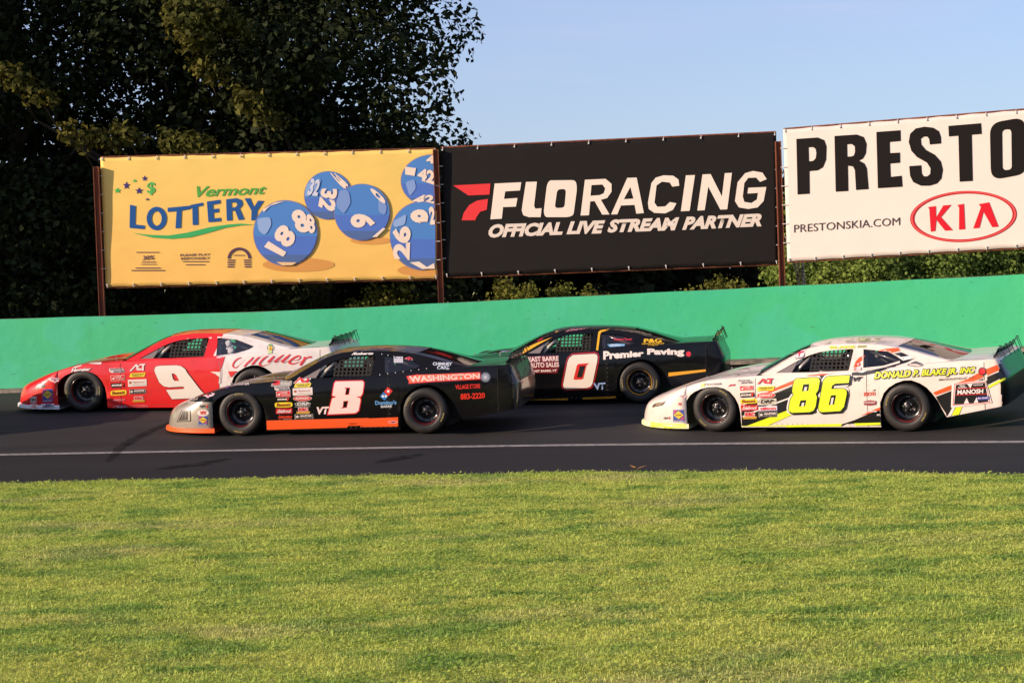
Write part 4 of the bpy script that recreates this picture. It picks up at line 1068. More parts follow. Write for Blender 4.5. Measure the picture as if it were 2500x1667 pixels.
n9 = [(1652,540),(1700,530),(1888,525),(1942,536),(1986,568),(2012,612),(2165,810),(2245,890),(2230,895),(1836,911),(1768,806),(1962,796),(1978,788),(1975,772),(1955,768),(1800,776),(1742,765),(1692,722),(1642,610),(1634,575)]
h9 = [(1832,622),(1856,617),(1884,634),(1920,704),(1866,702),(1848,680)]
dec9 = [
 D('number_decal', cC, [P(3,(120,10,25), offp(n9,5), [offp(h9,-3)]), P(4,(242,232,216), n9, [h9])]),
 # white rear half with star
 D('star_livery', cD, [P(1,(236,228,220), [(300,598),(412,600),(430,560),(430,640),(420,735),(395,730),(405,660),(355,625)])], '', 6),
 D('red_livery_edge', cD, [P(1,(222,26,24), [(352,455),(470,425),(462,445),(415,600),(395,596),(352,640)]), P(2,(225,35,38), [(503,595),(610,592),(535,665)])], 'w', 6),
 D('script_name', cM, [B(2,(225,40,45),[(340,975),(240,1010),(150,1090),(100,1190),(130,1250),(190,1260),(280,1190),(380,1100),(450,1020)],[26,34,40,42,38,26,10,8,4]),
     B(2,(225,40,45),[(690,960),(620,1040),(520,1130),(440,1220),(390,1300)],[30,50,48,44,46]), B(2,(225,40,45),[(870,945),(780,1030),(700,1120),(640,1190)],[18,54,60,62]), B(2,(225,40,45),[(640,1190),(720,1110),(840,1000),(960,930)],[4,6,8,4]),
     B(2,(225,40,45),[(1110,925),(990,1000),(890,1110),(870,1170),(930,1208),(1040,1190),(1200,1120)],[20,48,56,58,30,12,6]), B(2,(225,40,45),[(1290,935),(1220,1000),(1140,1070),(1110,1100),(1180,1095),(1300,1040)],[46,60,56,40,14,6]),
     B(2,(225,40,45),[(1560,890),(1440,980),(1350,1050),(1310,1095),(1390,1095),(1500,1030)],[20,56,60,44,16,6]), B(2,(225,40,45),[(1750,880),(1660,960),(1560,1040),(1510,1095),(1580,1110),(1700,1050)],[26,62,64,46,18,6]),
     B(2,(225,40,45),[(1830,1060),(1960,1040),(2040,970),(1990,925),(1870,970),(1750,1060),(1720,1120),(1800,1150),(1920,1130),(2040,1070)],[8,18,34,40,50,58,60,44,20,6]), B(2,(225,40,45),[(2170,950),(2160,1010),(2100,1100),(2030,1190)],[70,66,70,60]), B(2,(225,40,45),[(2200,1010),(2280,960),(2360,960)],[14,46,56])], 'w', 10),
 D('bee_emblem', cM, [P(3,(235,190,60), ell2(1185,725,58,75)), P(3,(120,170,110), ell2(1180,625,60,35)), P(4,(180,110,40), ell2(1185,730,20,26)), P(3,(205,225,150), ell2(1170,815,62,40)), B(2,(110,150,90),[(1100,650),(1080,700),(1110,760)],14), B(2,(110,150,90),[(1260,650),(1285,700),(1250,760)],14), B(3,(80,110,70),[(1150,840),(1120,890)],14)], 'w'),
 D('driver_name', cC, [T(2,(245,225,215),'CHIP GRENIER',[(1998,222),(2298,205),(2295,222),(1998,243)],.05,.2)]),
 D('roof_label', cD, [P(2,(240,215,210),[(382,198),(574,202),(572,226),(380,218)])]),
 D('pillar_sticker', cD, [P(2,(235,205,205),[(385,348),(450,342),(440,400),(378,402)]), P(3,(205,90,100),[(400,355),(430,352),(425,385),(396,388)]), P(2,(220,190,205),[(375,425),(432,420),(430,440),(372,444)])]),
 D('tyre_maker_text', cC, [T(2,(15,15,15),'Hoosier',[(680,560),(910,548),(908,588),(672,612)],.12,.2), T(3,(245,230,225),'Hoosier',[(684,562),(906,552),(904,584),(678,606)],.045,.2)]),
 put('sponsor_sticker','wings',cC,[(415,672),(565,670),(565,728),(415,730)],1),
 put('sponsor_sticker','quarter',cC,[(1112,562),(1290,556),(1292,608),(1120,612)],1),
 put('sponsor_sticker','sparks',cC,[(1128,642),(1288,634),(1290,698),(1135,705)],1),
 put('sponsor_sticker','koni',cC,[(1133,728),(1288,724),(1292,776),(1136,784)],1,1),
 put('sponsor_sticker','bassett',cC,[(1128,815),(1312,802),(1314,866),(1130,876)],1),
 put('sponsor_sticker','edel',cC,[(1150,900),(1305,896),(1305,936),(1152,945)],1,1),
 put('sponsor_sticker','drp',cC,[(1152,985),(1330,980),(1330,1034),(1158,1040)],1,2),
 put('series_sticker','act',cC,[(1375,512),(1530,508),(1530,585),(1345,592)],1,1),
 put('sponsor_sticker','thunder',cC,[(1350,618),(1532,608),(1528,655),(1345,662)],1),
 put('sponsor_sticker','maple',cC,[(1328,690),(1542,682),(1545,760),(1332,772)],1),
 put('sponsor_sticker','allstar',cC,[(1345,800),(1532,792),(1534,848),(1348,856)],1),
 put('sponsor_sticker','krc',cC,[(1378,882),(1525,876),(1528,944),(1380,948)],1),
 put('sponsor_sticker','kirkey',cC,[(1358,982),(1560,975),(1560,1028),(1362,1035)],1,1),
 put('sponsor_sticker','race_fuel',cC,[(348,800),(465,796),(470,940),(350,948)],1),
 put('sponsor_sticker','qa1',cC,[(212,888),(284,884),(284,950),(212,954)],1,1),
 put('sponsor_sticker','vp',cC,[(198,962),(294,960),(294,1025),(198,1028)],1,1),
 put('sponsor_sticker','tilton',cC,[(335,966),(485,962),(488,1012),(338,1018)],1,0),
 D('headlight', c9, [P(1,(70,66,62), [(455,500),(490,458),(560,450),(585,480),(560,500),(470,528)], r=14), P(2,(120,112,105), [(470,500),(500,468),(545,462),(535,490)], r=8)]),
 D('door_seam', cD, [P(2,(150,120,110),[(404,470),(408,468),(418,590),(414,735),(410,735),(413,592)])]),
 D('hood_number', c9, [P(1,(240,232,228), [(925,250),(1040,215),(1045,222),(960,252)]), P(1,(240,232,228), [(1130,200),(1160,188),(1300,182),(1290,205)])], 'a'),
]
o9 = dict(name='9', p1=(206,1008.5,31.4), p2=(620,1004.5,31.0), bank=1.6, label='red race car with white tail, red script lettering and white number 9 on its door',
  side=dict(front_fender=p9, door=p9, rear_quarter=p9w), rear_paint=p9w, top=dict(hood=p9, deck=p9w, roof=p9, sail=p9w), cabin=p9, pillar=p9, nose_mats=(p9, p9), nose_split=lambda x, z: 0, splitter=white_pl, tail=(p9w, p9w), rim=(120,16,14), decals=dec9, rw=2,
  qwin=[(2.06,1.100),(2.36,1.075),(2.62,.985),(2.66,.970),(2.58,.925),(2.40,.875),(2.09,.842)])

n86a = [(1855,588),(2085,572),(2118,582),(2128,612),(2110,712),(2080,758),(2096,795),(2080,900),(2055,948),(2010,965),(1808,973),(1775,955),(1771,915),(1793,812),(1828,765),(1812,738),(1815,690),(1832,612)]
h86a = [(1938,650),(2008,645),(1996,722),(1922,727)]; h86b = [(1906,832),(1974,827),(1958,896),(1888,901)]
G0 = 2117
n86b = [(G0+x, y) for x, y in [(78,572),(118,558),(356,547),(342,632),(190,640),(152,662),(142,702),(290,700),(316,715),(320,755),(288,905),(245,953),(30,966),(2,950),(-6,910),(50,612)]]
h86c = [(G0+x, y) for x, y in [(138,775),(198,770),(176,878),(112,884)]]
def bigshift(p, dx, dy): return [(x+dx, y+dy) for x, y in p]
YL, OG = (234,250,40), (255,92,35)
dec86 = [
 # swoosh livery
 D('livery_stripe', cG, [P(1,K_, [(1188,902),(1440,815),(1640,742),(1820,668),(1900,700),(1900,900),(1640,990),(1480,1060),(1270,1128),(1228,1122),(1225,1000)])], '', 10),
 D('livery_stripe', cG, [P(2,OG, [(1186,890),(1300,845),(1600,698),(1820,604),(1816,645),(1600,728),(1400,805),(1190,903)]), P(2,(245,238,228), [(1190,903),(1400,808),(1600,731),(1816,650),(1816,664),(1600,748),(1400,828),(1195,908)]), P(2,(245,238,228),[(1240,1010),(1500,900),(1640,848),(1800,790),(1796,806),(1640,866),(1500,918),(1240,1030)])], '', 10),
 D('livery_stripe', cG, [P(2,YL, [(1280,1126),(1480,1052),(1640,990),(1800,930),(1800,1000),(1640,1070),(1520,1122)])], '', 10),
 D('rocker_stripe', cG, [P(2,YL, [(1228,1124),(1800,1114),(2380,1098),(2368,1128),(1228,1150)])], '', 10),
 D('livery_stripe', cH, [P(1,K_, [(255,1130),(400,1060),(560,990),(690,945),(700,985),(722,1000),(722,1118),(420,1124),(404,1098),(270,1102)]), P(2,YL, [(400,1094),(720,1085),(720,1112),(420,1122)]), P(2,OG,[(480,1006),(700,908),(698,942),(560,985)])], '', 10),
 D('livery_stripe', cH, [P(1,K_, [(1340,792),(1480,738),(1700,650),(1900,575),(2085,497),(2118,562),(1950,645),(1700,740),(1545,800),(1530,900),(1475,1010),(1415,1012),(1400,900)]), P(2,OG, [(1308,742),(1480,672),(1700,590),(1900,480),(2045,425),(2068,482),(1900,560),(1700,640),(1480,722),(1335,772)]), P(2,YL, [(1942,668),(2130,568),(2142,590),(1950,694)]), P(2,YL, [(1572,912),(1642,905),(1604,997),(1522,1004)]), P(3,(245,238,228), [(1477,1012),(1540,905),(1566,905),(1515,1006)])], '', 10),
 D('livery_stripe', cH, [P(1,K_, [(372,545),(378,515),(520,500),(600,490),(700,470),(930,405),(840,300),(945,285),(1100,350),(1010,400),(880,440),(640,520),(500,548)]), P(2,(245,238,228), [(912,345),(1040,325),(1098,352),(965,380)]), P(2,(245,238,228),[(440,512),(590,478),(500,515)])], 'w', 10),
 D('livery_stripe', cH, [P(2,OG, [(675,270),(760,245),(905,232),(935,265),(830,290),(790,275)]), P(2,OG, [(395,455),(420,390),(460,345),(525,320),(512,358),(450,410),(425,470)])], 'w', 10),
 D('livery_stripe', cG, [P(1,OG, [(1960,548),(2140,528),(2300,524),(2300,534),(2140,545),(2000,553)]), P(2,K_, [(2120,548),(2340,528),(2420,524),(2330,545),(2180,565),(2152,600)])], '', 10),
 D('number_decal', cG, [P(4,(246,238,230), offp(roundp(n86a,10),26)), P(4,(246,238,230), offp(roundp(n86b,10),26)), P(5,K_, offp(bigshift(n86a,14,16),10)), P(5,K_, offp(bigshift(n86b,14,16),10)), P(6,K_, offp(n86a,8)), P(6,K_, offp(n86b,8)), P(7,(228,250,42), n86a, [h86a, h86b]), P(7,(228,250,42), n86b, [h86c]), P(8,(240,230,222),[(1955,680),(1984,678),(1974,722),(1944,724)]), P(8,(240,230,222),[(1924,858),(1952,856),(1942,896),(1914,898)]), P(8,(240,230,222),[(G0+148,800),(G0+172,798),(G0+156,878),(G0+132,880)]), P(8,(240,230,222),[(G0+180,668),(G0+345,655),(G0+330,672),(G0+172,690)])], '', 10),
 D('state_letters', cH, [T(5,(35,15,20),'VT',[(392,568),(505,562),(480,612),(388,620)],.06,.2)]),
 D('company_name_text', cH, [T(4,K_,'DONALD P. BLAKE JR. INC',[(636,500),(1800,440),(1790,545),(628,622)],.085,.2), T(5,(232,240,45),'DONALD P. BLAKE JR. INC',[(640,508),(1796,450),(1786,535),(634,610)],.035,.2)], 'w'),
 D('town_name_text', cH, [T(5,(60,60,66),'MORRISVILLE, VT',[(1372,585),(1795,555),(1785,585),(1368,612)],.01,.3)]),
 D('red_tail_light', cH, [L(4,(60,10,12),1875,500,46,46), L(5,(225,25,35),1875,500,34,34)]),
 D('drilling_sponsor_decal', cH, [P(4,(246,235,228), [(1525,640),(1915,600),(1985,860),(1515,915)]), P(5,(200,30,40), [(1555,640),(1915,612),(1968,855),(1535,892)]), P(6,(240,225,220), [(1562,648),(1912,620),(1960,848),(1545,884)]), P(7,K_, [(1572,655),(1700,642),(1738,695),(1765,640),(1905,628),(1945,845),(1830,858),(1812,790),(1775,862),(1725,866),(1695,800),(1660,872),(1552,878)]), P(8,(190,25,35), [(1568,695),(1920,680),(1925,690),(1568,706)]), P(8,(190,25,35), [(1568,765),(1925,752),(1925,762),(1568,776)]), T(8,(245,235,228),'MANOSH',[(1592,712),(1888,698),(1885,750),(1590,765)],.035), T(8,(240,230,225),'Water',[(1615,655),(1680,650),(1680,672),(1615,676)],.03), T(8,(240,230,225),'Systems',[(1598,678),(1695,672),(1695,694),(1598,698)],.03), T(8,(240,230,225),'Geothermal',[(1775,648),(1880,640),(1880,658),(1775,664)],.03), P(8,(60,60,150), [(1815,790),(1955,782),(1955,822),(1820,830)]), T(9,(235,225,235),'By Gosh!',[(1828,796),(1945,790),(1945,815),(1830,820)],.03)]),
 D('tractor_sponsor_text', cH, [T(2,(225,95,70),'KIOTI',[(515,740),(645,735),(643,778),(515,785)],.04), P(2,(60,60,60),[(605,722),(650,705),(640,725)])]),
 D('equipment_sticker', cH, [P(2,(150,70,75),[(512,842),(585,830),(660,840),(655,882),(585,892),(515,885)]), T(3,(235,215,210),'EQUIPMENT',[(522,850),(648,848),(646,866),(522,868)],.04)]),
 D('spare_lettering', cH, [T(3,(225,215,215),'callaway',[(525,950),(670,945),(668,968),(525,972)],.06)]),
 D('number_circle_sticker', cH, [L(4,(225,60,50),448,424,24,22), T(5,(240,230,225),'45',[(434,414),(462,414),(462,434),(434,434)],.05)]),
 D('pillar_sticker', cH, [P(4,(230,215,215),[(395,465),(485,455),(478,495),(390,505)]), P(5,(225,90,60),[(402,472),(428,470),(425,490),(400,492)])]),
 D('oval_sticker', cH, [P(4,(90,90,95), ell2(1100,430,92,18), [ell2(1100,430,84,13)]), P(4,(90,90,95),[(1060,405),(1110,388),(1160,405),(1185,430),(1030,440)])], 'w'),
 put('series_sticker','act',cQ,[(575,265),(990,258),(960,412),(545,420)],5,2),
 put('sponsor_sticker','thunder',cQ,[(548,490),(1028,470),(1018,592),(540,608)],4),
 put('sponsor_sticker','kirkey',cQ,[(535,650),(1055,640),(1055,800),(538,805)],4),
 put('sponsor_sticker','drp',cQ,[(555,825),(1075,808),(1082,978),(562,1005)],4,1),
 put('sponsor_sticker','tilton',cQ,[(585,1030),(1105,1000),(1108,1135),(592,1160)],4,1),
 put('sponsor_sticker','allstar',cQ,[(590,1185),(1095,1160),(1100,1310),(600,1328)],4),
 put('sponsor_sticker','quarter',cQ,[(0,300),(400,295),(445,405),(10,415)],2),
 put('sponsor_sticker','sparks',cQ,[(65,470),(440,458),(448,580),(75,600)],2),
 put('sponsor_sticker','koni',cQ,[(78,658),(465,640),(472,768),(90,785)],4,1),
 put('sponsor_sticker','bassett',cQ,[(90,820),(550,812),(550,945),(90,960)],4),
 put('sponsor_sticker','edel',cQ,[(100,992),(572,982),(575,1130),(112,1150)],4),
 put('sponsor_sticker','krc',cQ,[(150,1180),(545,1170),(548,1362),(150,1372)],4),
 D('sponsor_text', cG, [T(2,(190,50,55),'JMS',[(1082,650),(1160,645),(1155,672),(1070,678)],.07,.2)]),
 D('tyre_maker_text', cG, [P(2,(235,240,60),[(762,640),(785,650),(800,630),(800,682),(780,668),(760,688)]), T(2,(70,62,58),'HOOSIER',[(812,638),(1002,632),(1000,656),(808,662)],.01)]),
 D('headlight', cG, [P(1,(70,60,50), [(235,870),(360,848),(320,890),(200,915),(210,890)]), P(2,(160,140,115),[(250,876),(340,858),(310,884),(230,900)])]),
 put('sponsor_sticker','wings',cG,[(500,780),(605,772),(600,810),(500,812)],1),
 put('sponsor_sticker','vp',cG,[(482,850),(552,850),(552,900),(482,900)],1,0),
 put('sponsor_sticker','race_fuel',cG,[(440,942),(565,940),(572,1080),(442,1080)],1),
 put('sponsor_sticker','qa1',cG,[(325,1015),(415,1012),(413,1055),(325,1060)],1,0),
 D('nose_stripe', cG, [P(1,(222,235,80), [(50,1135),(120,1060),(240,1088),(592,1110),(590,1140),(200,1165),(100,1158)])], '', 10),
 D('hood_decal', cG, [P(2,(110,45,55),[(870,582),(920,520),(1100,495),(1300,468),(1330,470),(1220,545),(1050,565)]), P(3,(225,195,190),[(935,560),(960,530),(1060,512),(1140,520),(1080,548)])], 'a'),
 D('roof_number', cH, [P(2,(190,210,100),[(60,180),(190,140),(400,125),(410,150),(240,160)]), P(2,(190,210,100),[(410,150),(440,122),(770,118),(740,152),(600,162),(440,158)])], 'a'),
 D('roof_rail_lettering', cH, [T(2,(205,220,60),'BLAKE',[(125,215),(415,208),(410,238),(120,244)],.06), P(2,(150,150,70),[(445,210),(545,208),(540,226),(440,230)])]),
 D('roof_corner_sticker', cG, [P(2,(70,70,90),[(1860,265),(1968,240),(1950,330),(1925,350),(1845,362)],r=8), P(3,(240,225,225),[(1868,272),(1960,250),(1944,322),(1920,342),(1852,354)],r=8), P(4,(205,50,80),[(1872,290),(1940,268),(1936,285),(1900,296),(1896,330),(1880,340),(1884,302),(1870,305)])]),
]
o86 = dict(name='86', p1=(1748,1055.5,27.75), p2=(2215,1054.5,26.7), bank=3.0, label='white race car with orange and black stripes and neon yellow number 86',
  side=p86, top=dict(hood=p86, deck=p86, roof=p86), cabin=p86, pillar=p86, nose_mats=(p86, p86), nose_split=lambda x, z: 0, splitter=mat('pale_splitter', lin((235,232,175)), rough=.5), tail=(p86, p8), rim=(150,22,20), decals=dec86,
  cage2=mat('cage_steel', (.5,.45,.4), rough=.3, metal=.6), rw=1, rwmat=glassm('blue_black_rear_lexan', (.10,.13,.2), .05, 1.7), dark_qw=False)
pb = paint('car_blue', (30,50,120))
o5 = dict(name='ahead', free=True, p1=(-1050,1092,29.0), p2=(-580,1078,28.7), bank=2.0, label='plain blue race car running ahead, beyond the left frame edge',
  side=pb, top=dict(hood=pb, deck=pb, roof=pb), cabin=pb, pillar=pb, nose_mats=(pb, pb), nose_split=lambda x, z: 0, splitter=p0, tail=(pb, pb), rim=(190,20,20), decals=[], rw=2)
CARS = [make_car(c) for c in (o8, o0, o9, o86, o5)]
# ------------------------------------------------------------------ banners on rusty posts
rust = mat('rusty_steel', (.20,.055,.020), rough=.85, noise=(5, (.10,.030,.015), .4, .65, (3,3,.6)), bump=(30,.5,.006))
r1, r2, r3 = (220,350,2.6133), (1050,300,2.6133), (1850,240,3.2662)
def banner_mat(name, c, c2=None):
    m = bpy.data.materials.new(name); m.use_nodes = True; n = m.node_tree; b = n.nodes['Principled BSDF']
    b.inputs['Base Color'].default_value = (*lin(c), 1); b.inputs['Roughness'].default_value = .7; b.inputs['Specular IOR Level'].default_value = .15
    tc = n.nodes.new('ShaderNodeTexCoord'); 
    t = n.nodes.new('ShaderNodeTexNoise'); t.inputs['Scale'].default_value = 1.1; t.inputs['Detail'].default_value = 5
    mp = n.nodes.new('ShaderNodeMapping'); mp.inputs['Scale'].default_value = (1,1,2.2); mp.inputs['Rotation'].default_value = (0,.5,0)
    n.links.new(tc.outputs['Object'], mp.inputs[0]); n.links.new(mp.outputs[0], t.inputs[0])
    bp = n.nodes.new('ShaderNodeBump'); bp.inputs['Strength'].default_value = .5; bp.inputs['Distance'].default_value = .03
    n.links.new(t.outputs[0], bp.inputs['Height']); n.links.new(bp.outputs[0], b.inputs['Normal'])
    if c2:
        sx = n.nodes.new('ShaderNodeSeparateXYZ'); n.links.new(tc.outputs['Object'], sx.inputs[0])
        mr = n.nodes.new('ShaderNodeMapRange'); mr.inputs[1].default_value = .2; mr.inputs[2].default_value = 2.2; mr.inputs[3].default_value = 1; mr.inputs[4].default_value = 0
        n.links.new(sx.outputs['Z'], mr.inputs[0])
        mx = n.nodes.new('ShaderNodeMix'); mx.data_type = 'RGBA'; mx.inputs[6].default_value = (*lin(c), 1); mx.inputs[7].default_value = (*lin(c2), 1)
        n.links.new(mr.outputs[0], mx.inputs[0]); n.links.new(mx.outputs[2], b.inputs['Base Color'])
    return m
def banner(name, label, quad, dep, m, prints, grom, right_ext=1.0, wr=.007, seed=0):
    """quad pixel corners TL TR BR BL; dep depths left and right"""
    TL = unproj(*quad[0], dep[0]); TR = unproj(*quad[1], dep[1]); BR = unproj(*quad[2], dep[1]); BL = unproj(*quad[3], dep[0])
    if right_ext != 1: TR = TL+(TR-TL)*right_ext; BR = BL+(BR-BL)*right_ext
    M = Matrix.Translation(BL); root = empty(name, M); tag(root, label, 'banner', 'advertising banners above the wall'); Mi = M.inverted()
    nrm = (TR-TL).cross(TL-BL).normalized()
    if nrm.y > 0: nrm = -nrm
    rr_ = random.Random(seed); ph = [rr_.uniform(0,6) for _ in range(6)]
    NX_, NY_ = 90, 30; v = []
    for j in range(NY_+1):
        for i in range(NX_+1):
            u, t = i/NX_, j/NY_
            p = (BL.lerp(BR, u)).lerp(TL.lerp(TR, u), t)
            e = min(t, 1-t); corner = max(0, .25-min(u,1-u))*4*max(0,.5-e)*2
            d = wr*(.7*math.sin(u*9+ph[0])*math.sin(t*3.1+ph[1])+.35*math.sin(u*23+t*11+ph[2])+.9*math.exp(-e*16)*math.sin(u*52+ph[3])*.7+ .8*corner*math.sin((u*22+t*16)+ph[4]))
            sag = -.012*abs(math.sin(u*math.pi*11))*max(0,(t-.93)/.07) + .010*abs(math.sin(u*math.pi*12))*max(0,(.07-t)/.07)
            v.append(Mi @ (p+nrm*d+Vector((0,0,sag))))
    f = [(j*(NX_+1)+i, j*(NX_+1)+i+1, (j+1)*(NX_+1)+i+1, (j+1)*(NX_+1)+i) for j in range(NY_) for i in range(NX_)]
    cl = mesh_obj('banner_cloth', v, f, m, root, True)
    md_ = cl.modifiers.new('t', 'SOLIDIFY'); md_.thickness = .004
    bv = bvh_of([cl])
    for nm, pr in prints: decal(nm, pr, bv, root, Mi, matf=printm, cell=22., off=.006, step=.003)
    # rails behind and grommets with ties
    off = -nrm*.05
    for nm, A_, B__ in (('top_rail', TL, TR), ('bottom_rail', BL, BR)):
        t = MB(); dz = Vector((0,0,.008 if nm == 'top_rail' else -.008)); t.tube([Mi @ (A_+off+dz), Mi @ (B__+off+dz)], .02, 6); t.build(nm, rust, root)
    gm = mat('white_tie', (.6,.58,.55), rough=.6); k = 0
    for (A_, B__, n_) in ((TL, TR, grom), (BL, BR, grom)):
        for q in range(n_+1):
            p = A_.lerp(B__, min(.995, max(.005, q/n_))) + nrm*.02 + Vector((0,0,-.045 if A_ is TL else .045))
            t = MB(); t.tube([Mi @ (p-nrm*.03), Mi @ (p+nrm*.008)], .015, 8); t.build('grommet', gm, root)
            if q % 1 == 0:
                t = MB(); z = .05 if A_ is TL else -.05; t.tube([Mi @ p, Mi @ (p+Vector((.01,0,z)))], .007, 5); t.build('tie', gm, root)
    for (A_, B__) in ((TL, BL), (TR, BR)):
        sgn = -1 if A_ is TL else 1
        for q in range(1, 7):
            p = A_.lerp(B__, q/7.)+nrm*.02; ax = (TR-TL).normalized()*sgn
            t = MB(); t.tube([Mi @ (p-ax*.03), Mi @ (p+ax*.06)], .008, 5); t.build('tie', gm, root)
    return root
BLU, GRN, WH = (42,92,155), (70,180,105), (246,226,206)
def ball(l, cx, cy, rx, ry, clip=None):
    def sh_(pts): 
        return pts if clip is None else [(min(x, clip), y) for x, y in pts]
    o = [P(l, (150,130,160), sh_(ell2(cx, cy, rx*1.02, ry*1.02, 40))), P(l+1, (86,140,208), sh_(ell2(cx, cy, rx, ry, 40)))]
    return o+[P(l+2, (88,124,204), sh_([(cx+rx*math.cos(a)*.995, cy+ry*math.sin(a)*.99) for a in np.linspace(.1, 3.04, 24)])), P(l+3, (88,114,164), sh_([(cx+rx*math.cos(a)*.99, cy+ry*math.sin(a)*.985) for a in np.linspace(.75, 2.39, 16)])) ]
lot = []
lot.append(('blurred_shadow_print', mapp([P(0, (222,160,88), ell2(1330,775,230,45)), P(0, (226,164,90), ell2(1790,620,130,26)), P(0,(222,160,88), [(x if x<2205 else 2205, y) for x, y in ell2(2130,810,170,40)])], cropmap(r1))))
lot.append(('lottery_lettering', mapp([
 T(1,(90,175,80),'Vermont',[(680,275),(1130,265),(1118,325),(670,345)],.02,.25),
 P(1,BLU,[(255,392),(292,400),(288,518),(350,525),(346,548),(252,540)]),
 P(1,BLU,ell2(425,480,64,75),[ell2(425,480,32,46)]),
 P(1,BLU,[(495,412),(640,398),(640,420),(584,430),(580,540),(545,543),(552,434),(495,438)]),
 P(1,BLU,[(640,394),(720,378),(722,398),(688,404),(690,520),(655,522),(652,412),(640,414)]),
 P(1,BLU,[(745,372),(830,360),(832,384),(784,392),(786,420),(822,416),(822,440),(788,444),(790,480),(834,474),(836,498),(755,504)]),
 P(1,BLU,[(868,358),(935,350),(968,362),(975,392),(955,418),(985,486),(948,490),(925,430),(905,432),(908,492),(872,494)],[[(902,380),(930,376),(940,392),(928,408),(904,410)]]),
 P(1,BLU,[(985,352),(1022,350),(1045,408),(1072,366),(1110,368),(1068,430),(1062,492),(1028,492),(1030,430)])], cropmap(r1))))
lot.append(('green_swoosh_print', mapp([P(1,GRN,[(270,572),(380,584),(500,588),(620,570),(760,536),(880,518),(960,512),(1048,520),(960,524),(860,540),(760,570),(640,600),(520,610),(400,602)])], cropmap(r1))))
sm = (96,70,90)
lot.append(('star_prints', mapp([P(1,(70,60,120),star2(232,270,24,28)), P(1,(80,190,90),star2(284,240,16,12)), P(1,(70,60,120),star2(348,225,20,20)), P(1,(80,190,90),star2(175,302,26,20)), P(1,(70,60,120),star2(313,304,28,24)), T(1,(90,190,100),'$',[(362,250),(418,245),(415,330),(365,332)],.02), P(1,(80,70,110),star2(366,358,16,10))], cropmap(r1))))
lot.append(('small_print', mapp([P(1,sm,box_(295,693,442,698)), T(1,sm,'30%',[(338,718),(412,714),(410,742),(336,746)],.02), P(1,sm,box_(330,755,420,760)), P(1,sm,box_(325,770,425,774)), P(1,sm,box_(290,793,450,799)), P(1,sm,box_(264,808,478,814))], cropmap(r1))))
lot.append(('small_print', mapp([T(1,sm,'PLEASE PLAY',[(575,706),(768,702),(768,716),(575,722)],.02), T(1,sm,'RESPONSIBLY',[(580,728),(765,724),(765,740),(580,744)],.02), P(1,sm,box_(590,752,760,757)), P(1,sm,box_(610,772,735,777))], cropmap(r1))))
arc = lambda cx, cy, r0_, r1_, a0, a1: [(cx+r1_*math.cos(a), cy+r1_*math.sin(a)) for a in np.linspace(a0,a1,14)]+[(cx+r0_*math.cos(a), cy+r0_*math.sin(a)) for a in np.linspace(a1,a0,14)]
lot.append(('small_emblem_print', mapp([P(1,sm,arc(952,740,58,76,math.pi*1.02,math.pi*1.98)), P(1,sm,box_(915,712,988,717))]+[P(1,sm,box_(878-(k%2)*2,742+k*14,925-k*2,750+k*14)) for k in range(4)]+[P(1,sm,box_(980+k*2,742+k*14,1028,750+k*14)) for k in range(4)], cropmap(r1))))
cl_ = 2203
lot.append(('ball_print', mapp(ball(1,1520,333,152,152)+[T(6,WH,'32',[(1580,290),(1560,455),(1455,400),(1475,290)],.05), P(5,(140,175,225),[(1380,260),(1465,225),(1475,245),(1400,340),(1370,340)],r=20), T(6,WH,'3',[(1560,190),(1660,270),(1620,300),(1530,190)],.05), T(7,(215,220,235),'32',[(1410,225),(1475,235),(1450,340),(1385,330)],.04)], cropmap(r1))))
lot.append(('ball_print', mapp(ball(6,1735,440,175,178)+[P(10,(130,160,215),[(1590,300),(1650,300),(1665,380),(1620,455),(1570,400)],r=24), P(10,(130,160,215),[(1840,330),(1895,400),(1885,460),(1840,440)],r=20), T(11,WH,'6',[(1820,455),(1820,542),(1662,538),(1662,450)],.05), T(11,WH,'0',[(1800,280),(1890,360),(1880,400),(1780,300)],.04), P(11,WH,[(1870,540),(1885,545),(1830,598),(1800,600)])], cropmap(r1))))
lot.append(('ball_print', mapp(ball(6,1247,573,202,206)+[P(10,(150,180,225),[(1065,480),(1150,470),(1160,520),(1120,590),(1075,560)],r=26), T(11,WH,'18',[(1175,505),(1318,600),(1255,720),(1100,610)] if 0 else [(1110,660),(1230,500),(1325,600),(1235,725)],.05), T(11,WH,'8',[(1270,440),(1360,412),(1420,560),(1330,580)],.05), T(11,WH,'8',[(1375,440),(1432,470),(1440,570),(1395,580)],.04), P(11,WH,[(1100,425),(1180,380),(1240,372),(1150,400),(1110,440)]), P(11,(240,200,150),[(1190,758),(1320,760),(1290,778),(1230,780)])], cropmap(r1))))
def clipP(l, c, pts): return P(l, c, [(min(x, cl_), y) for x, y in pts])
lot.append(('ball_print', mapp(ball(1,2185,240,200,165,cl_)+[P(5,(140,170,220),[(2010,250),(2070,230),(2080,290),(2040,340)],r=18), T(6,WH,'42',[(2100,160),(2198,175),(2200,268),(2085,230)],.05), T(6,WH,'1',[(2010,150),(2080,160),(2070,210),(2010,200)],.05), T(6,WH,'4',[(2145,80),(2198,78),(2198,130),(2145,130)],.05), T(6,WH,'42',[(2090,330),(2195,330),(2195,385),(2040,390)],.05)], cropmap(r1))))
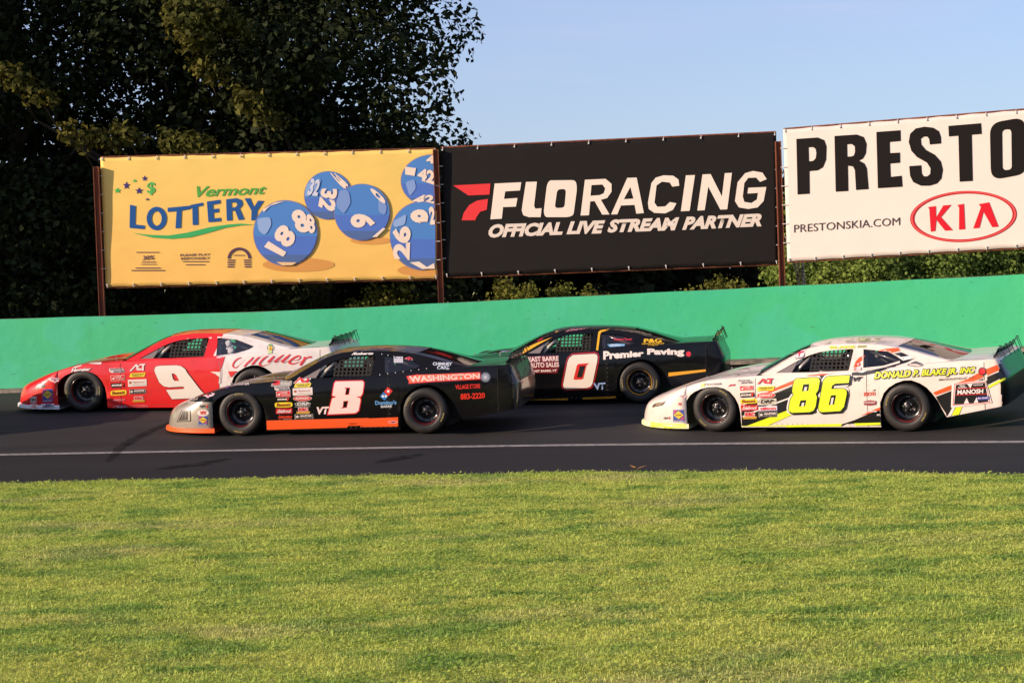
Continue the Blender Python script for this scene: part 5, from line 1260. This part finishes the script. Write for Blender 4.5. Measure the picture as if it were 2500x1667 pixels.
lot.append(('ball_print', mapp(ball(6,2115,590,200,215,cl_)+[T(11,WH,'9',[(2035,430),(2155,415),(2165,560),(2065,560)],.06), T(11,WH,'2',[(2160,405),(2200,405),(2200,520),(2170,520)],.06), T(11,WH,'26',[(1915,620) if 0 else (2035,745),(1925,735),(1925,525) if 0 else (1945,525),(2050,530)] if 0 else [(1930,740),(1930,530),(2048,530),(2040,745)],.05), P(10,(150,180,225),[(1930,500),(2020,450),(2010,520),(1940,540)],r=20), clipP(11,WH,[(2040,760),(2100,755),(2150,790),(2195,765),(2200,800),(2120,802)])], cropmap(r1))))
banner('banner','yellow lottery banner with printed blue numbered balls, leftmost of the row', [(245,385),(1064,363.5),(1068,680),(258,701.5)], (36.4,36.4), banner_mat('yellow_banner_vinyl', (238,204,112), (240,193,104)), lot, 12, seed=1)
fl = []
fl.append(('red_logo_print', mapp([P(1,(225,62,66),[(148,400),(385,388),(380,458),(245,464)]), P(1,(225,62,66),[(202,622),(215,575),(250,525),(300,497),(370,486),(362,555),(320,568),(298,600),(288,622)])], cropmap(r2))))
FW = (238,224,208)
fl.append(('large_white_lettering', mapp([
 P(1,FW,[(412,388),(582,380),(574,432),(480,438),(472,486),(558,480),(548,535),(466,538),(458,612),(385,616)]),
 P(1,FW,[(612,378),(682,376),(664,530),(672,548),(712,545),(706,602),(630,602),(595,590),(585,560),(590,520)]),
 P(1,FW,roundp([(760,368),(930,366),(938,420),(915,590),(880,602),(735,602),(725,570),(745,400)],40),[roundp([(812,425),(868,422),(858,542),(795,545)],22)]),
 P(1,FW,[(988,364),(1120,358),(1158,390),(1158,440),(1130,480),(1090,492),(1145,585),(1098,586),(1050,500),(1022,502),(1014,590),(960,592)],[[(1030,398),(1100,394),(1118,420),(1108,450),(1082,462),(1024,466)]]),
 P(1,FW,[(1258,352),(1318,350),(1364,576),(1316,580),(1305,524),(1218,528),(1195,584),(1155,585)],[[(1278,410),(1298,484),(1236,488)]]),
 P(1,FW,[(1440,350),(1490,336),(1550,338),(1585,362),(1590,402),(1545,408),(1530,382),(1480,376),(1445,400),(1432,510),(1450,536),(1500,534),(1530,506),(1572,514),(1550,555),(1500,578),(1430,575),(1395,550),(1390,510),(1412,385)]),
 P(1,FW,[(1632,336),(1690,334),(1656,562),(1600,565)]),
 P(1,FW,[(1738,330),(1790,328),(1862,470),(1880,322),(1926,320),(1896,552),(1852,554),(1775,408),(1752,558),(1705,560)]),
 P(1,FW,[(2010,322),(2060,308),(2120,318),(2148,360),(2105,378),(2080,350),(2030,352),(2005,385),(1995,470),(2005,505),(2050,512),(2085,490),(2092,448),(2025,452),(2030,415),(2145,410),(2128,500),(2090,540),(2030,550),(1970,540),(1945,500),(1962,380)])], cropmap(r2))))
fl.append(('subtitle_lettering', mapp([T(1,(225,212,198),'OFFICIAL',[(378,648),(852,632),(845,715),(370,735)],.055,.2), T(1,(225,212,198),'LIVE',[(880,630),(1118,622),(1108,706),(870,712)],.055,.2), T(1,(225,212,198),'STREAM',[(1140,618),(1590,602),(1580,686),(1130,702)],.055,.2), T(1,(225,212,198),'PARTNER',[(1620,600),(2125,578),(2115,660),(1608,684)],.055,.2)], cropmap(r2))))
banner('banner','black banner with white racing lettering and red logo between rusty posts', [(1076,361),(1895,323),(1899.5,644),(1087,676)], (36.45,35.85), banner_mat('black_banner_vinyl', (29,26,25)), fl, 9, seed=2)
BK = (24,21,20); kr = (205,30,45)
Sx = [(1462,362),(1372,370),(1368,330),(1355,308),(1325,306),(1300,325),(1305,370),(1340,412),(1410,450),(1460,505),(1476,570),(1465,640),(1430,680),(1370,698),(1300,698),(1240,670),(1215,620),(1208,542),(1304,535),(1308,600),(1322,622),(1350,624),(1375,605),(1378,560),(1350,515),(1270,470),(1225,420),(1204,350),(1215,285),(1260,242),(1330,228),(1400,236),(1445,265),(1460,310)]
pr = []
pr.append(('large_black_lettering', mapp([
 P(1,BK,[(308,325),(480,314),(530,335),(548,385),(545,490),(520,550),(480,575),(412,582),(414,762),(318,768)],[[(405,392),(440,390),(462,405),(468,440),(462,480),(442,500),(408,504)]]),
 P(1,BK,[(612,302),(790,290),(845,310),(868,365),(862,440),(840,480),(808,498),(850,520),(870,560),(884,725),(784,732),(775,575),(760,545),(718,538),(722,740),(622,746)],[[(712,368),(750,366),(774,385),(776,430),(766,458),(742,466),(714,466)]]),
 P(1,BK,[(946,270),(1138,256),(1140,342),(1052,350),(1054,438),(1134,434),(1135,515),(1056,522),(1060,628),(1148,618),(1154,706),(958,718)]),
 P(1,BK,Sx),
 P(1,BK,[(1520,222),(1780,200),(1786,286),(1706,292),(1714,660),(1610,666),(1600,300),(1524,306)]),
 P(1,BK,roundp([(1850,200),(2130,150),(2150,600),(1860,655)],95,6),[roundp([(1948,252),(2022,246),(2026,570),(1952,575)],32,5)])], cropmap(r3))))
pr.append(('website_lettering', mapp([T(1,(70,60,62),'PRESTONSKIA.COM',[(290,1010),(1135,950),(1135,1012),(290,1072)],.0)], cropmap(r3))))
def ov(n, rx, ry, tilt=-.045): return [(1640+rx*math.cos(a)*1.0, 943+ry*math.sin(a)+tilt*rx*math.cos(a)) for a in np.linspace(0, 2*math.pi, n, endpoint=False)]
pr.append(('car_maker_oval', mapp([P(1,(175,25,35),ov(60,425,203),[ov(60,392,182)]), P(2,(225,90,90),ov(60,418,197),[ov(60,405,190)]),
 P(1,kr,[(1358,868),(1420,860),(1422,952),(1480,855),(1545,850),(1462,948),(1556,1052),(1494,1056),(1424,970),(1416,1058),(1380,1064),(1368,885)]),
 P(1,kr,[(1590,852),(1644,842),(1654,1044),(1605,1048),(1606,870)]),
 P(1,kr,[(1762,845),(1845,830),(1920,1024),(1870,1028),(1800,905),(1768,1034),(1718,1038),(1780,868)])], cropmap(r3))))
banner('banner','white banner with black PRESTO lettering and red oval at the right frame edge', [(1912,316),(2500,268),(2500,604),(1922,639)], (35.6,34.3), banner_mat('white_banner_vinyl', (214,203,193)), pr, 12, right_ext=1.45, seed=3)
# posts
def post(px_b, py_b, py_t, D_, label):
    b = unproj(px_b, py_b, D_); top = None
    z_t = (unproj(px_b-.035*(py_b-py_t), py_t, D_)).z
    t = MB(); h = z_t-.1
    t.box((-.045,0,h/2),(.012,.10,h)); t.box((.045,0,h/2),(.012,.10,h)); t.box((0,0,h/2),(.085,.012,h))
    o = t.build('steel_post', rust); o.location = (b.x, b.y, .1); tag(o, label, 'post', 'rusty posts holding the banners')
    return o
post(250,772,408,36.42,'rusty steel post at the left edge of the yellow banner')
post(1077,740,366,36.46,'rusty steel post between the yellow banner and the black banner')
post(1910,700,346,35.80,'rusty steel post between the black banner and the white banner')
# ------------------------------------------------------------------ trees
def leaf_mat(name, c1, c2, tl=.25):
    m = bpy.data.materials.new(name); m.use_nodes = True; n = m.node_tree; b = n.nodes['Principled BSDF']
    g = n.nodes.new('ShaderNodeNewGeometry'); t = n.nodes.new('ShaderNodeTexNoise'); t.inputs['Scale'].default_value = .9; t.inputs['Detail'].default_value = 4
    n.links.new(g.outputs['Position'], t.inputs[0])
    r = n.nodes.new('ShaderNodeMapRange'); r.inputs[1].default_value = .35; r.inputs[2].default_value = .65; n.links.new(t.outputs[0], r.inputs[0])
    x = n.nodes.new('ShaderNodeMix'); x.data_type = 'RGBA'; x.inputs[6].default_value = (*c1, 1); x.inputs[7].default_value = (*c2, 1); n.links.new(r.outputs[0], x.inputs[0])
    at = n.nodes.new('ShaderNodeMapRange'); at.inputs[3].default_value = .6; at.inputs[4].default_value = 1.35
    n.links.new(g.outputs['Random Per Island'], at.inputs[0])
    ml = n.nodes.new('ShaderNodeMix'); ml.data_type = 'RGBA'; ml.blend_type = 'MULTIPLY'; ml.inputs[0].default_value = 1
    n.links.new(x.outputs[2], ml.inputs[6]); n.links.new(at.outputs[0], ml.inputs[7]); n.links.new(ml.outputs[2], b.inputs['Base Color'])
    b.inputs['Roughness'].default_value = .7; b.inputs['Specular IOR Level'].default_value = .12
    tr = n.nodes.new('ShaderNodeBsdfTranslucent'); n.links.new(ml.outputs[2], tr.inputs[0])
    ms = n.nodes.new('ShaderNodeMixShader'); ms.inputs[0].default_value = tl
    n.links.new(b.outputs[0], ms.inputs[1]); n.links.new(tr.outputs[0], ms.inputs[2]); n.links.new(ms.outputs[0], n.nodes['Material Output'].inputs[0])
    return m
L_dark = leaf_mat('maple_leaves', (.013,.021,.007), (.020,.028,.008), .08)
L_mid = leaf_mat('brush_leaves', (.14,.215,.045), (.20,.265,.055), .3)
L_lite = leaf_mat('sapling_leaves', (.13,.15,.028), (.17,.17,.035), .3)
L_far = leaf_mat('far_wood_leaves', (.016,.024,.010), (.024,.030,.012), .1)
bark = mat('grey_bark', (.07,.055,.042), rough=.9, bump=(12,.8,.03))
birch = mat('pale_birch_bark', (.35,.32,.28), rough=.8, noise=(6,(.10,.09,.08),.5,.6,(1,1,4)))
def leaves_mesh(name, centres, radii, n, size, m, seed, flat=.75):
    g = np.random.default_rng(seed)
    C__ = np.array(centres, float); Rr = np.array(radii, float); pw = Rr**2; k = g.choice(len(C__), n, p=pw/pw.sum())
    d = g.normal(size=(n,3)); d /= np.linalg.norm(d, axis=1)[:,None]
    rad = Rr[k]*(1-.45*g.random(n)**1.8)
    P_ = C__[k]+d*rad[:,None]*np.array([1,1,flat])
    P_ += g.normal(size=(n,3))*.06
    nv = d*.8+g.normal(size=(n,3))*.6+np.array([0,0,.4]); nv /= np.linalg.norm(nv, axis=1)[:,None]
    a = np.cross(nv, g.normal(size=(n,3))); a /= np.linalg.norm(a, axis=1)[:,None]; b = np.cross(nv, a)
    s = size*g.uniform(.6,1.35,n)[:,None]
    bend = nv*s*.25
    V4 = np.stack([P_-a*s, P_-b*s*.62+bend, P_+a*s, P_+b*s*.62+bend], 1).reshape(-1,3)
    me = bpy.data.meshes.new(name); me.vertices.add(4*n); me.vertices.foreach_set('co', V4.ravel())
    me.loops.add(4*n); me.loops.foreach_set('vertex_index', np.arange(4*n)); me.polygons.add(n)
    me.polygons.foreach_set('loop_start', np.arange(0,4*n,4)); me.polygons.foreach_set('loop_total', np.full(n,4))
    me.materials.append(m); me.update(); me.validate(); return me
def tree(name, loc, H, spread, zc0, ncl, nl, size, lm, label, cat, group, seed, trunk_m=None, tr=.22, cr=(.7,1.4), stems=1):
    r_ = random.Random(seed); root = empty(name, Matrix.Translation(loc)); tag(root, label, cat, group)
    cs = []; rs_ = []
    for k in range(ncl):
        t = (k+.5)/ncl; z = zc0+(H-zc0)*t; w_ = spread*(math.sin(math.pi*min(1,.18+.80*t))**.6)
        a = r_.uniform(0, 6.28); q = math.sqrt(r_.random()); rr_ = r_.uniform(*cr)
        cs.append((w_*q*math.cos(a), w_*q*math.sin(a), z)); rs_.append(rr_)
    me = leaves_mesh('crown', cs, rs_, nl, size, lm, seed)
    o = bpy.data.objects.new('crown', me); COL.objects.link(o); o.parent = root
    t = MB()
    for s_ in range(stems):
        dx = 0 if stems == 1 else r_.uniform(-.5,.5)*spread*.5; lean = r_.uniform(-.03,.03)*H
        pts = [(dx+lean*i/6+r_.uniform(-.05,.05)*i*.3, r_.uniform(-.05,.05), -.3+(H*.92+.3)*i/6) for i in range(7)]
        t.tube(pts, [tr*(1-.14*i)/math.sqrt(stems) for i in range(7)], 10)
    for c in cs[::max(1, ncl//22)]:
        z0 = max(.3, c[2]*.62); t.tube([(0,0,z0),(c[0]*.5,c[1]*.5,(z0+c[2])/2+.1),c], [tr*.35,tr*.2,tr*.08], 6)
    t.build('trunk', trunk_m or bark, root, True)
    return root
G_ = 'broadleaf trees behind the yellow banner'
def at(px, py, D_): return unproj(px, py, D_)
def groundat(px, D_): 
    p = unproj(px, 700, D_); return Vector((p.x, p.y, 0))
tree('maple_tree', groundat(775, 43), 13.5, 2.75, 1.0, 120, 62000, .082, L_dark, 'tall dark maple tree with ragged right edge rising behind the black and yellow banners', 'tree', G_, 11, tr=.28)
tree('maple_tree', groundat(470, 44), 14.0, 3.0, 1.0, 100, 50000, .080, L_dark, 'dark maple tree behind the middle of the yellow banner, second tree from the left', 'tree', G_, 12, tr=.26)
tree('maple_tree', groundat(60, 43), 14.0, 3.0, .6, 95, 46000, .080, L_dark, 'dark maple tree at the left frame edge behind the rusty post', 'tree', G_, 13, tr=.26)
# outer branches of the second maple reaching forward, low sun put into leaf colour
mt = bpy.data.objects['maple_tree.001']; Mi_ = Matrix.Translation(-mt.location)
L_sun = leaf_mat('painted_sun_leaves', (.075,.080,.016), (.11,.10,.020), .25)
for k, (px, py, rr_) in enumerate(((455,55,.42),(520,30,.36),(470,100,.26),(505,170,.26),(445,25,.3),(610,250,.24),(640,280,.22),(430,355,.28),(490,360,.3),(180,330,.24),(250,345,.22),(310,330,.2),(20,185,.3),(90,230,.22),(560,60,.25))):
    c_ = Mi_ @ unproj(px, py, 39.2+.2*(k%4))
    me = leaves_mesh('painted_sun_branch', [tuple(c_), tuple(c_+Vector((.25,.1,-.12))), tuple(c_+Vector((-.2,.1,.15)))], [rr_, rr_*.7, rr_*.7], int(900*rr_), .075, L_sun, 200+k)
    o = bpy.data.objects.new('painted_sun_branch', me); COL.objects.link(o); o.parent = mt; o['kind'] = 'stuff'
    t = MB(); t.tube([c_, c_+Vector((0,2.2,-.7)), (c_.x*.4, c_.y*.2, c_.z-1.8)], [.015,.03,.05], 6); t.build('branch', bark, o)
# unseen trees added left of the frame to cast shade on the maples
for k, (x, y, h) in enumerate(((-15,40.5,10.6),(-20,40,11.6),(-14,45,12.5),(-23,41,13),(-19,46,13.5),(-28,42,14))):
    tree('maple_tree', (x,y,0), h, 3.4, .8, 80, 16000, .17, L_dark, 'unseen maple tree added beyond the left frame edge to shade the others', 'tree', 'shade trees added beyond the left frame edge', 30+k, cr=(1.0,1.7))
# brush and saplings between the banners and the wood
SG = 'sunlit saplings behind the green wall'
for k, (px, top, D_, lab) in enumerate(((1225,690,42.0,'bushy sunlit sapling under the left part of the black banner, largest of them'),(1275,700,41.6,'yellow green sapling just right of the largest bushy one under the black banner'),(1375,700,42,'thin sunlit sapling under the middle of the large white lettering'),(1455,712,41.5,'low sunlit sapling showing only its tip above the wall'),(1735,690,41.6,'sunlit sapling under the right part of the black banner, widest tip'),(1790,700,41.4,'sunlit sapling next to the rusty post under the black banner'),(1690,712,41.3,'small sunlit sapling left of the widest one under the black banner'),(960,700,42.3,'sunlit sapling under the right part of the yellow banner'),(910,712,42,'short sapling left of the other one under the yellow banner'))):
    p = at(px, top, D_); H_ = p.z
    tree('sapling', (p.x, p.y, 0), H_, .5+.12*(k%3), H_-1.4, 14, 1400, .045, L_lite, lab, 'sapling', SG, 60+k, tr=.03, cr=(.12,.26))
BG = 'bushy trees under the white banner'
for k, (px, top, D_, lab, lm) in enumerate(((2010,600,43.5,'olive green bushy tree nearest the birch stem under the white banner',L_mid),(2120,610,42.5,'rounded light green bush tree in the middle under the white banner',L_mid),(2240,590,44,'darker green tree under the red oval of the white banner',L_mid),(2350,600,42.5,'bright green bushy tree under the right part of the red oval',L_mid),(2470,560,43,'green bushy tree at the right frame edge under the white banner',L_mid))):
    p = at(px, top, D_)
    tree('bushy_tree', (p.x, p.y, 0), p.z, 1.3, 1.0, 34, 14000, .045, lm, lab, 'tree', BG, 80+k, tr=.1, cr=(.35,.62))
p = at(1950, 640, 39.2); tree('birch_tree', (p.x,p.y,0), 3.9, .5, 2.8, 8, 250, .05, L_mid, 'slim pale birch stems just right of the rusty post under the white banner', 'tree', None, 99, trunk_m=birch, tr=.055, cr=(.2,.3), stems=2)
# the wood behind, one mass
cs = []; rs_ = []; r_ = random.Random(5)
for k in range(420):
    x = r_.uniform(-30, 34); y = 50+r_.uniform(0, 5)+abs(x)*.05; z = r_.uniform(.3, 4.6 if x > -2 else 5.5); cs.append((x,y,z)); rs_.append(r_.uniform(.7,1.5))
me = leaves_mesh('wood', cs, rs_, 130000, .20, L_far, 77)
o = bpy.data.objects.new('distant_wood', me); COL.objects.link(o); tag(o, 'dark low wood of broadleaf trees filling the gap far behind the banners', 'wood', kind='stuff')
t = MB()
for k in range(90):
    x = -30+.72*k+r_.uniform(-.2,.2); y = 56+r_.uniform(-1,1); t.tube([(x,y,-.3),(x+r_.uniform(-.2,.2),y,4.0)], [.14,.07], 6)
tb_ = t.build('wood_trunks', bark, o)
tb_['kind'] = 'stuff'
# unseen wood added behind the camera as a dark reflection for the paintwork
cs = []; rs_ = []
for k in range(300):
    x = -150+k+r_.uniform(-2,2); cs.append((x, -95+r_.uniform(-6,6), r_.uniform(1,10))); rs_.append(r_.uniform(2,4))
me = leaves_mesh('wood_behind', cs, rs_, 26000, .9, L_far, 78)
o = bpy.data.objects.new('reflection_wood', me); COL.objects.link(o); tag(o, 'unseen dark wood added behind the photographer to reflect in the car paint', 'wood', kind='stuff')
# ------------------------------------------------------------------ drivers, toy, car ahead
suit_b = mat('suit_dark', (.03,.03,.045), rough=.8); suit_r = mat('suit_red', (.25,.03,.03), rough=.8); suit_w = mat('suit_grey', (.25,.25,.27), rough=.8)
hw_ = mat('helmet_white', (.75,.74,.72), rough=.2, coat=1); hk_ = mat('helmet_black', (.03,.03,.03), rough=.2, coat=1)
for (car, Mi), su, he, lb in zip(CARS, (suit_b, suit_b, suit_r, suit_w), (hw_, hk_, hw_, hk_), ('driver in dark suit and white helmet inside the black number 8 car','driver in dark suit and black helmet at the wheel of the black number 0 car','driver in red suit and white helmet at the wheel of the red number 9 car','driver in grey suit and black helmet at the wheel of the white number 86 car')):
    d = make_driver(car, su, he); tag(d, lb, 'person', 'drivers seated in the race cars')
# white plush toy in the rear side window of the red car
car9 = CARS[2][0]
bm = bmesh.new(); vs = [((0,0,0),.055),((0,0,.075),.045),((0,0,.13),.05),((-.035,0,.175),.016),((.035,0,.175),.016),((-.07,-.02,.05),.02),((.07,-.02,.05),.02),((-.05,-.05,-.03),.024),((.05,-.05,-.03),.024)]
bv_ = [bm.verts.new(p) for p, _ in vs]
for a, b_ in ((0,1),(1,2),(2,3),(2,4),(1,5),(1,6),(0,7),(0,8)): bm.edges.new((bv_[a], bv_[b_]))
me = bpy.data.meshes.new('plush_toy'); bm.to_mesh(me); bm.free(); me.materials.append(mat('white_plush', (.75,.70,.72), rough=.9))
ty = bpy.data.objects.new('plush_toy', me); COL.objects.link(ty); md_ = ty.modifiers.new('s','SKIN'); md_.use_smooth_shade = True
for i, (_, r__) in enumerate(vs): me.skin_vertices[0].data[i].radius = (r__, r__)
me.skin_vertices[0].data[0].use_root = True
md2 = ty.modifiers.new('u','SUBSURF'); md2.levels = 1; md2.render_levels = 2
ty.matrix_world = car9.matrix_world @ Matrix.Translation((2.27,-.66,.90)) @ Matrix.Rotation(R(-20),4,'Y') @ Matrix.Scale(.95, 4)
tag(ty, 'white plush toy behind the rear side window of the red car', 'toy')
ts = MB(); ts.box((2.3,-.66,.83),(.5,.12,.02)); ts.build('window_shelf', mat('dash_black', (.02,.02,.02)), car9)
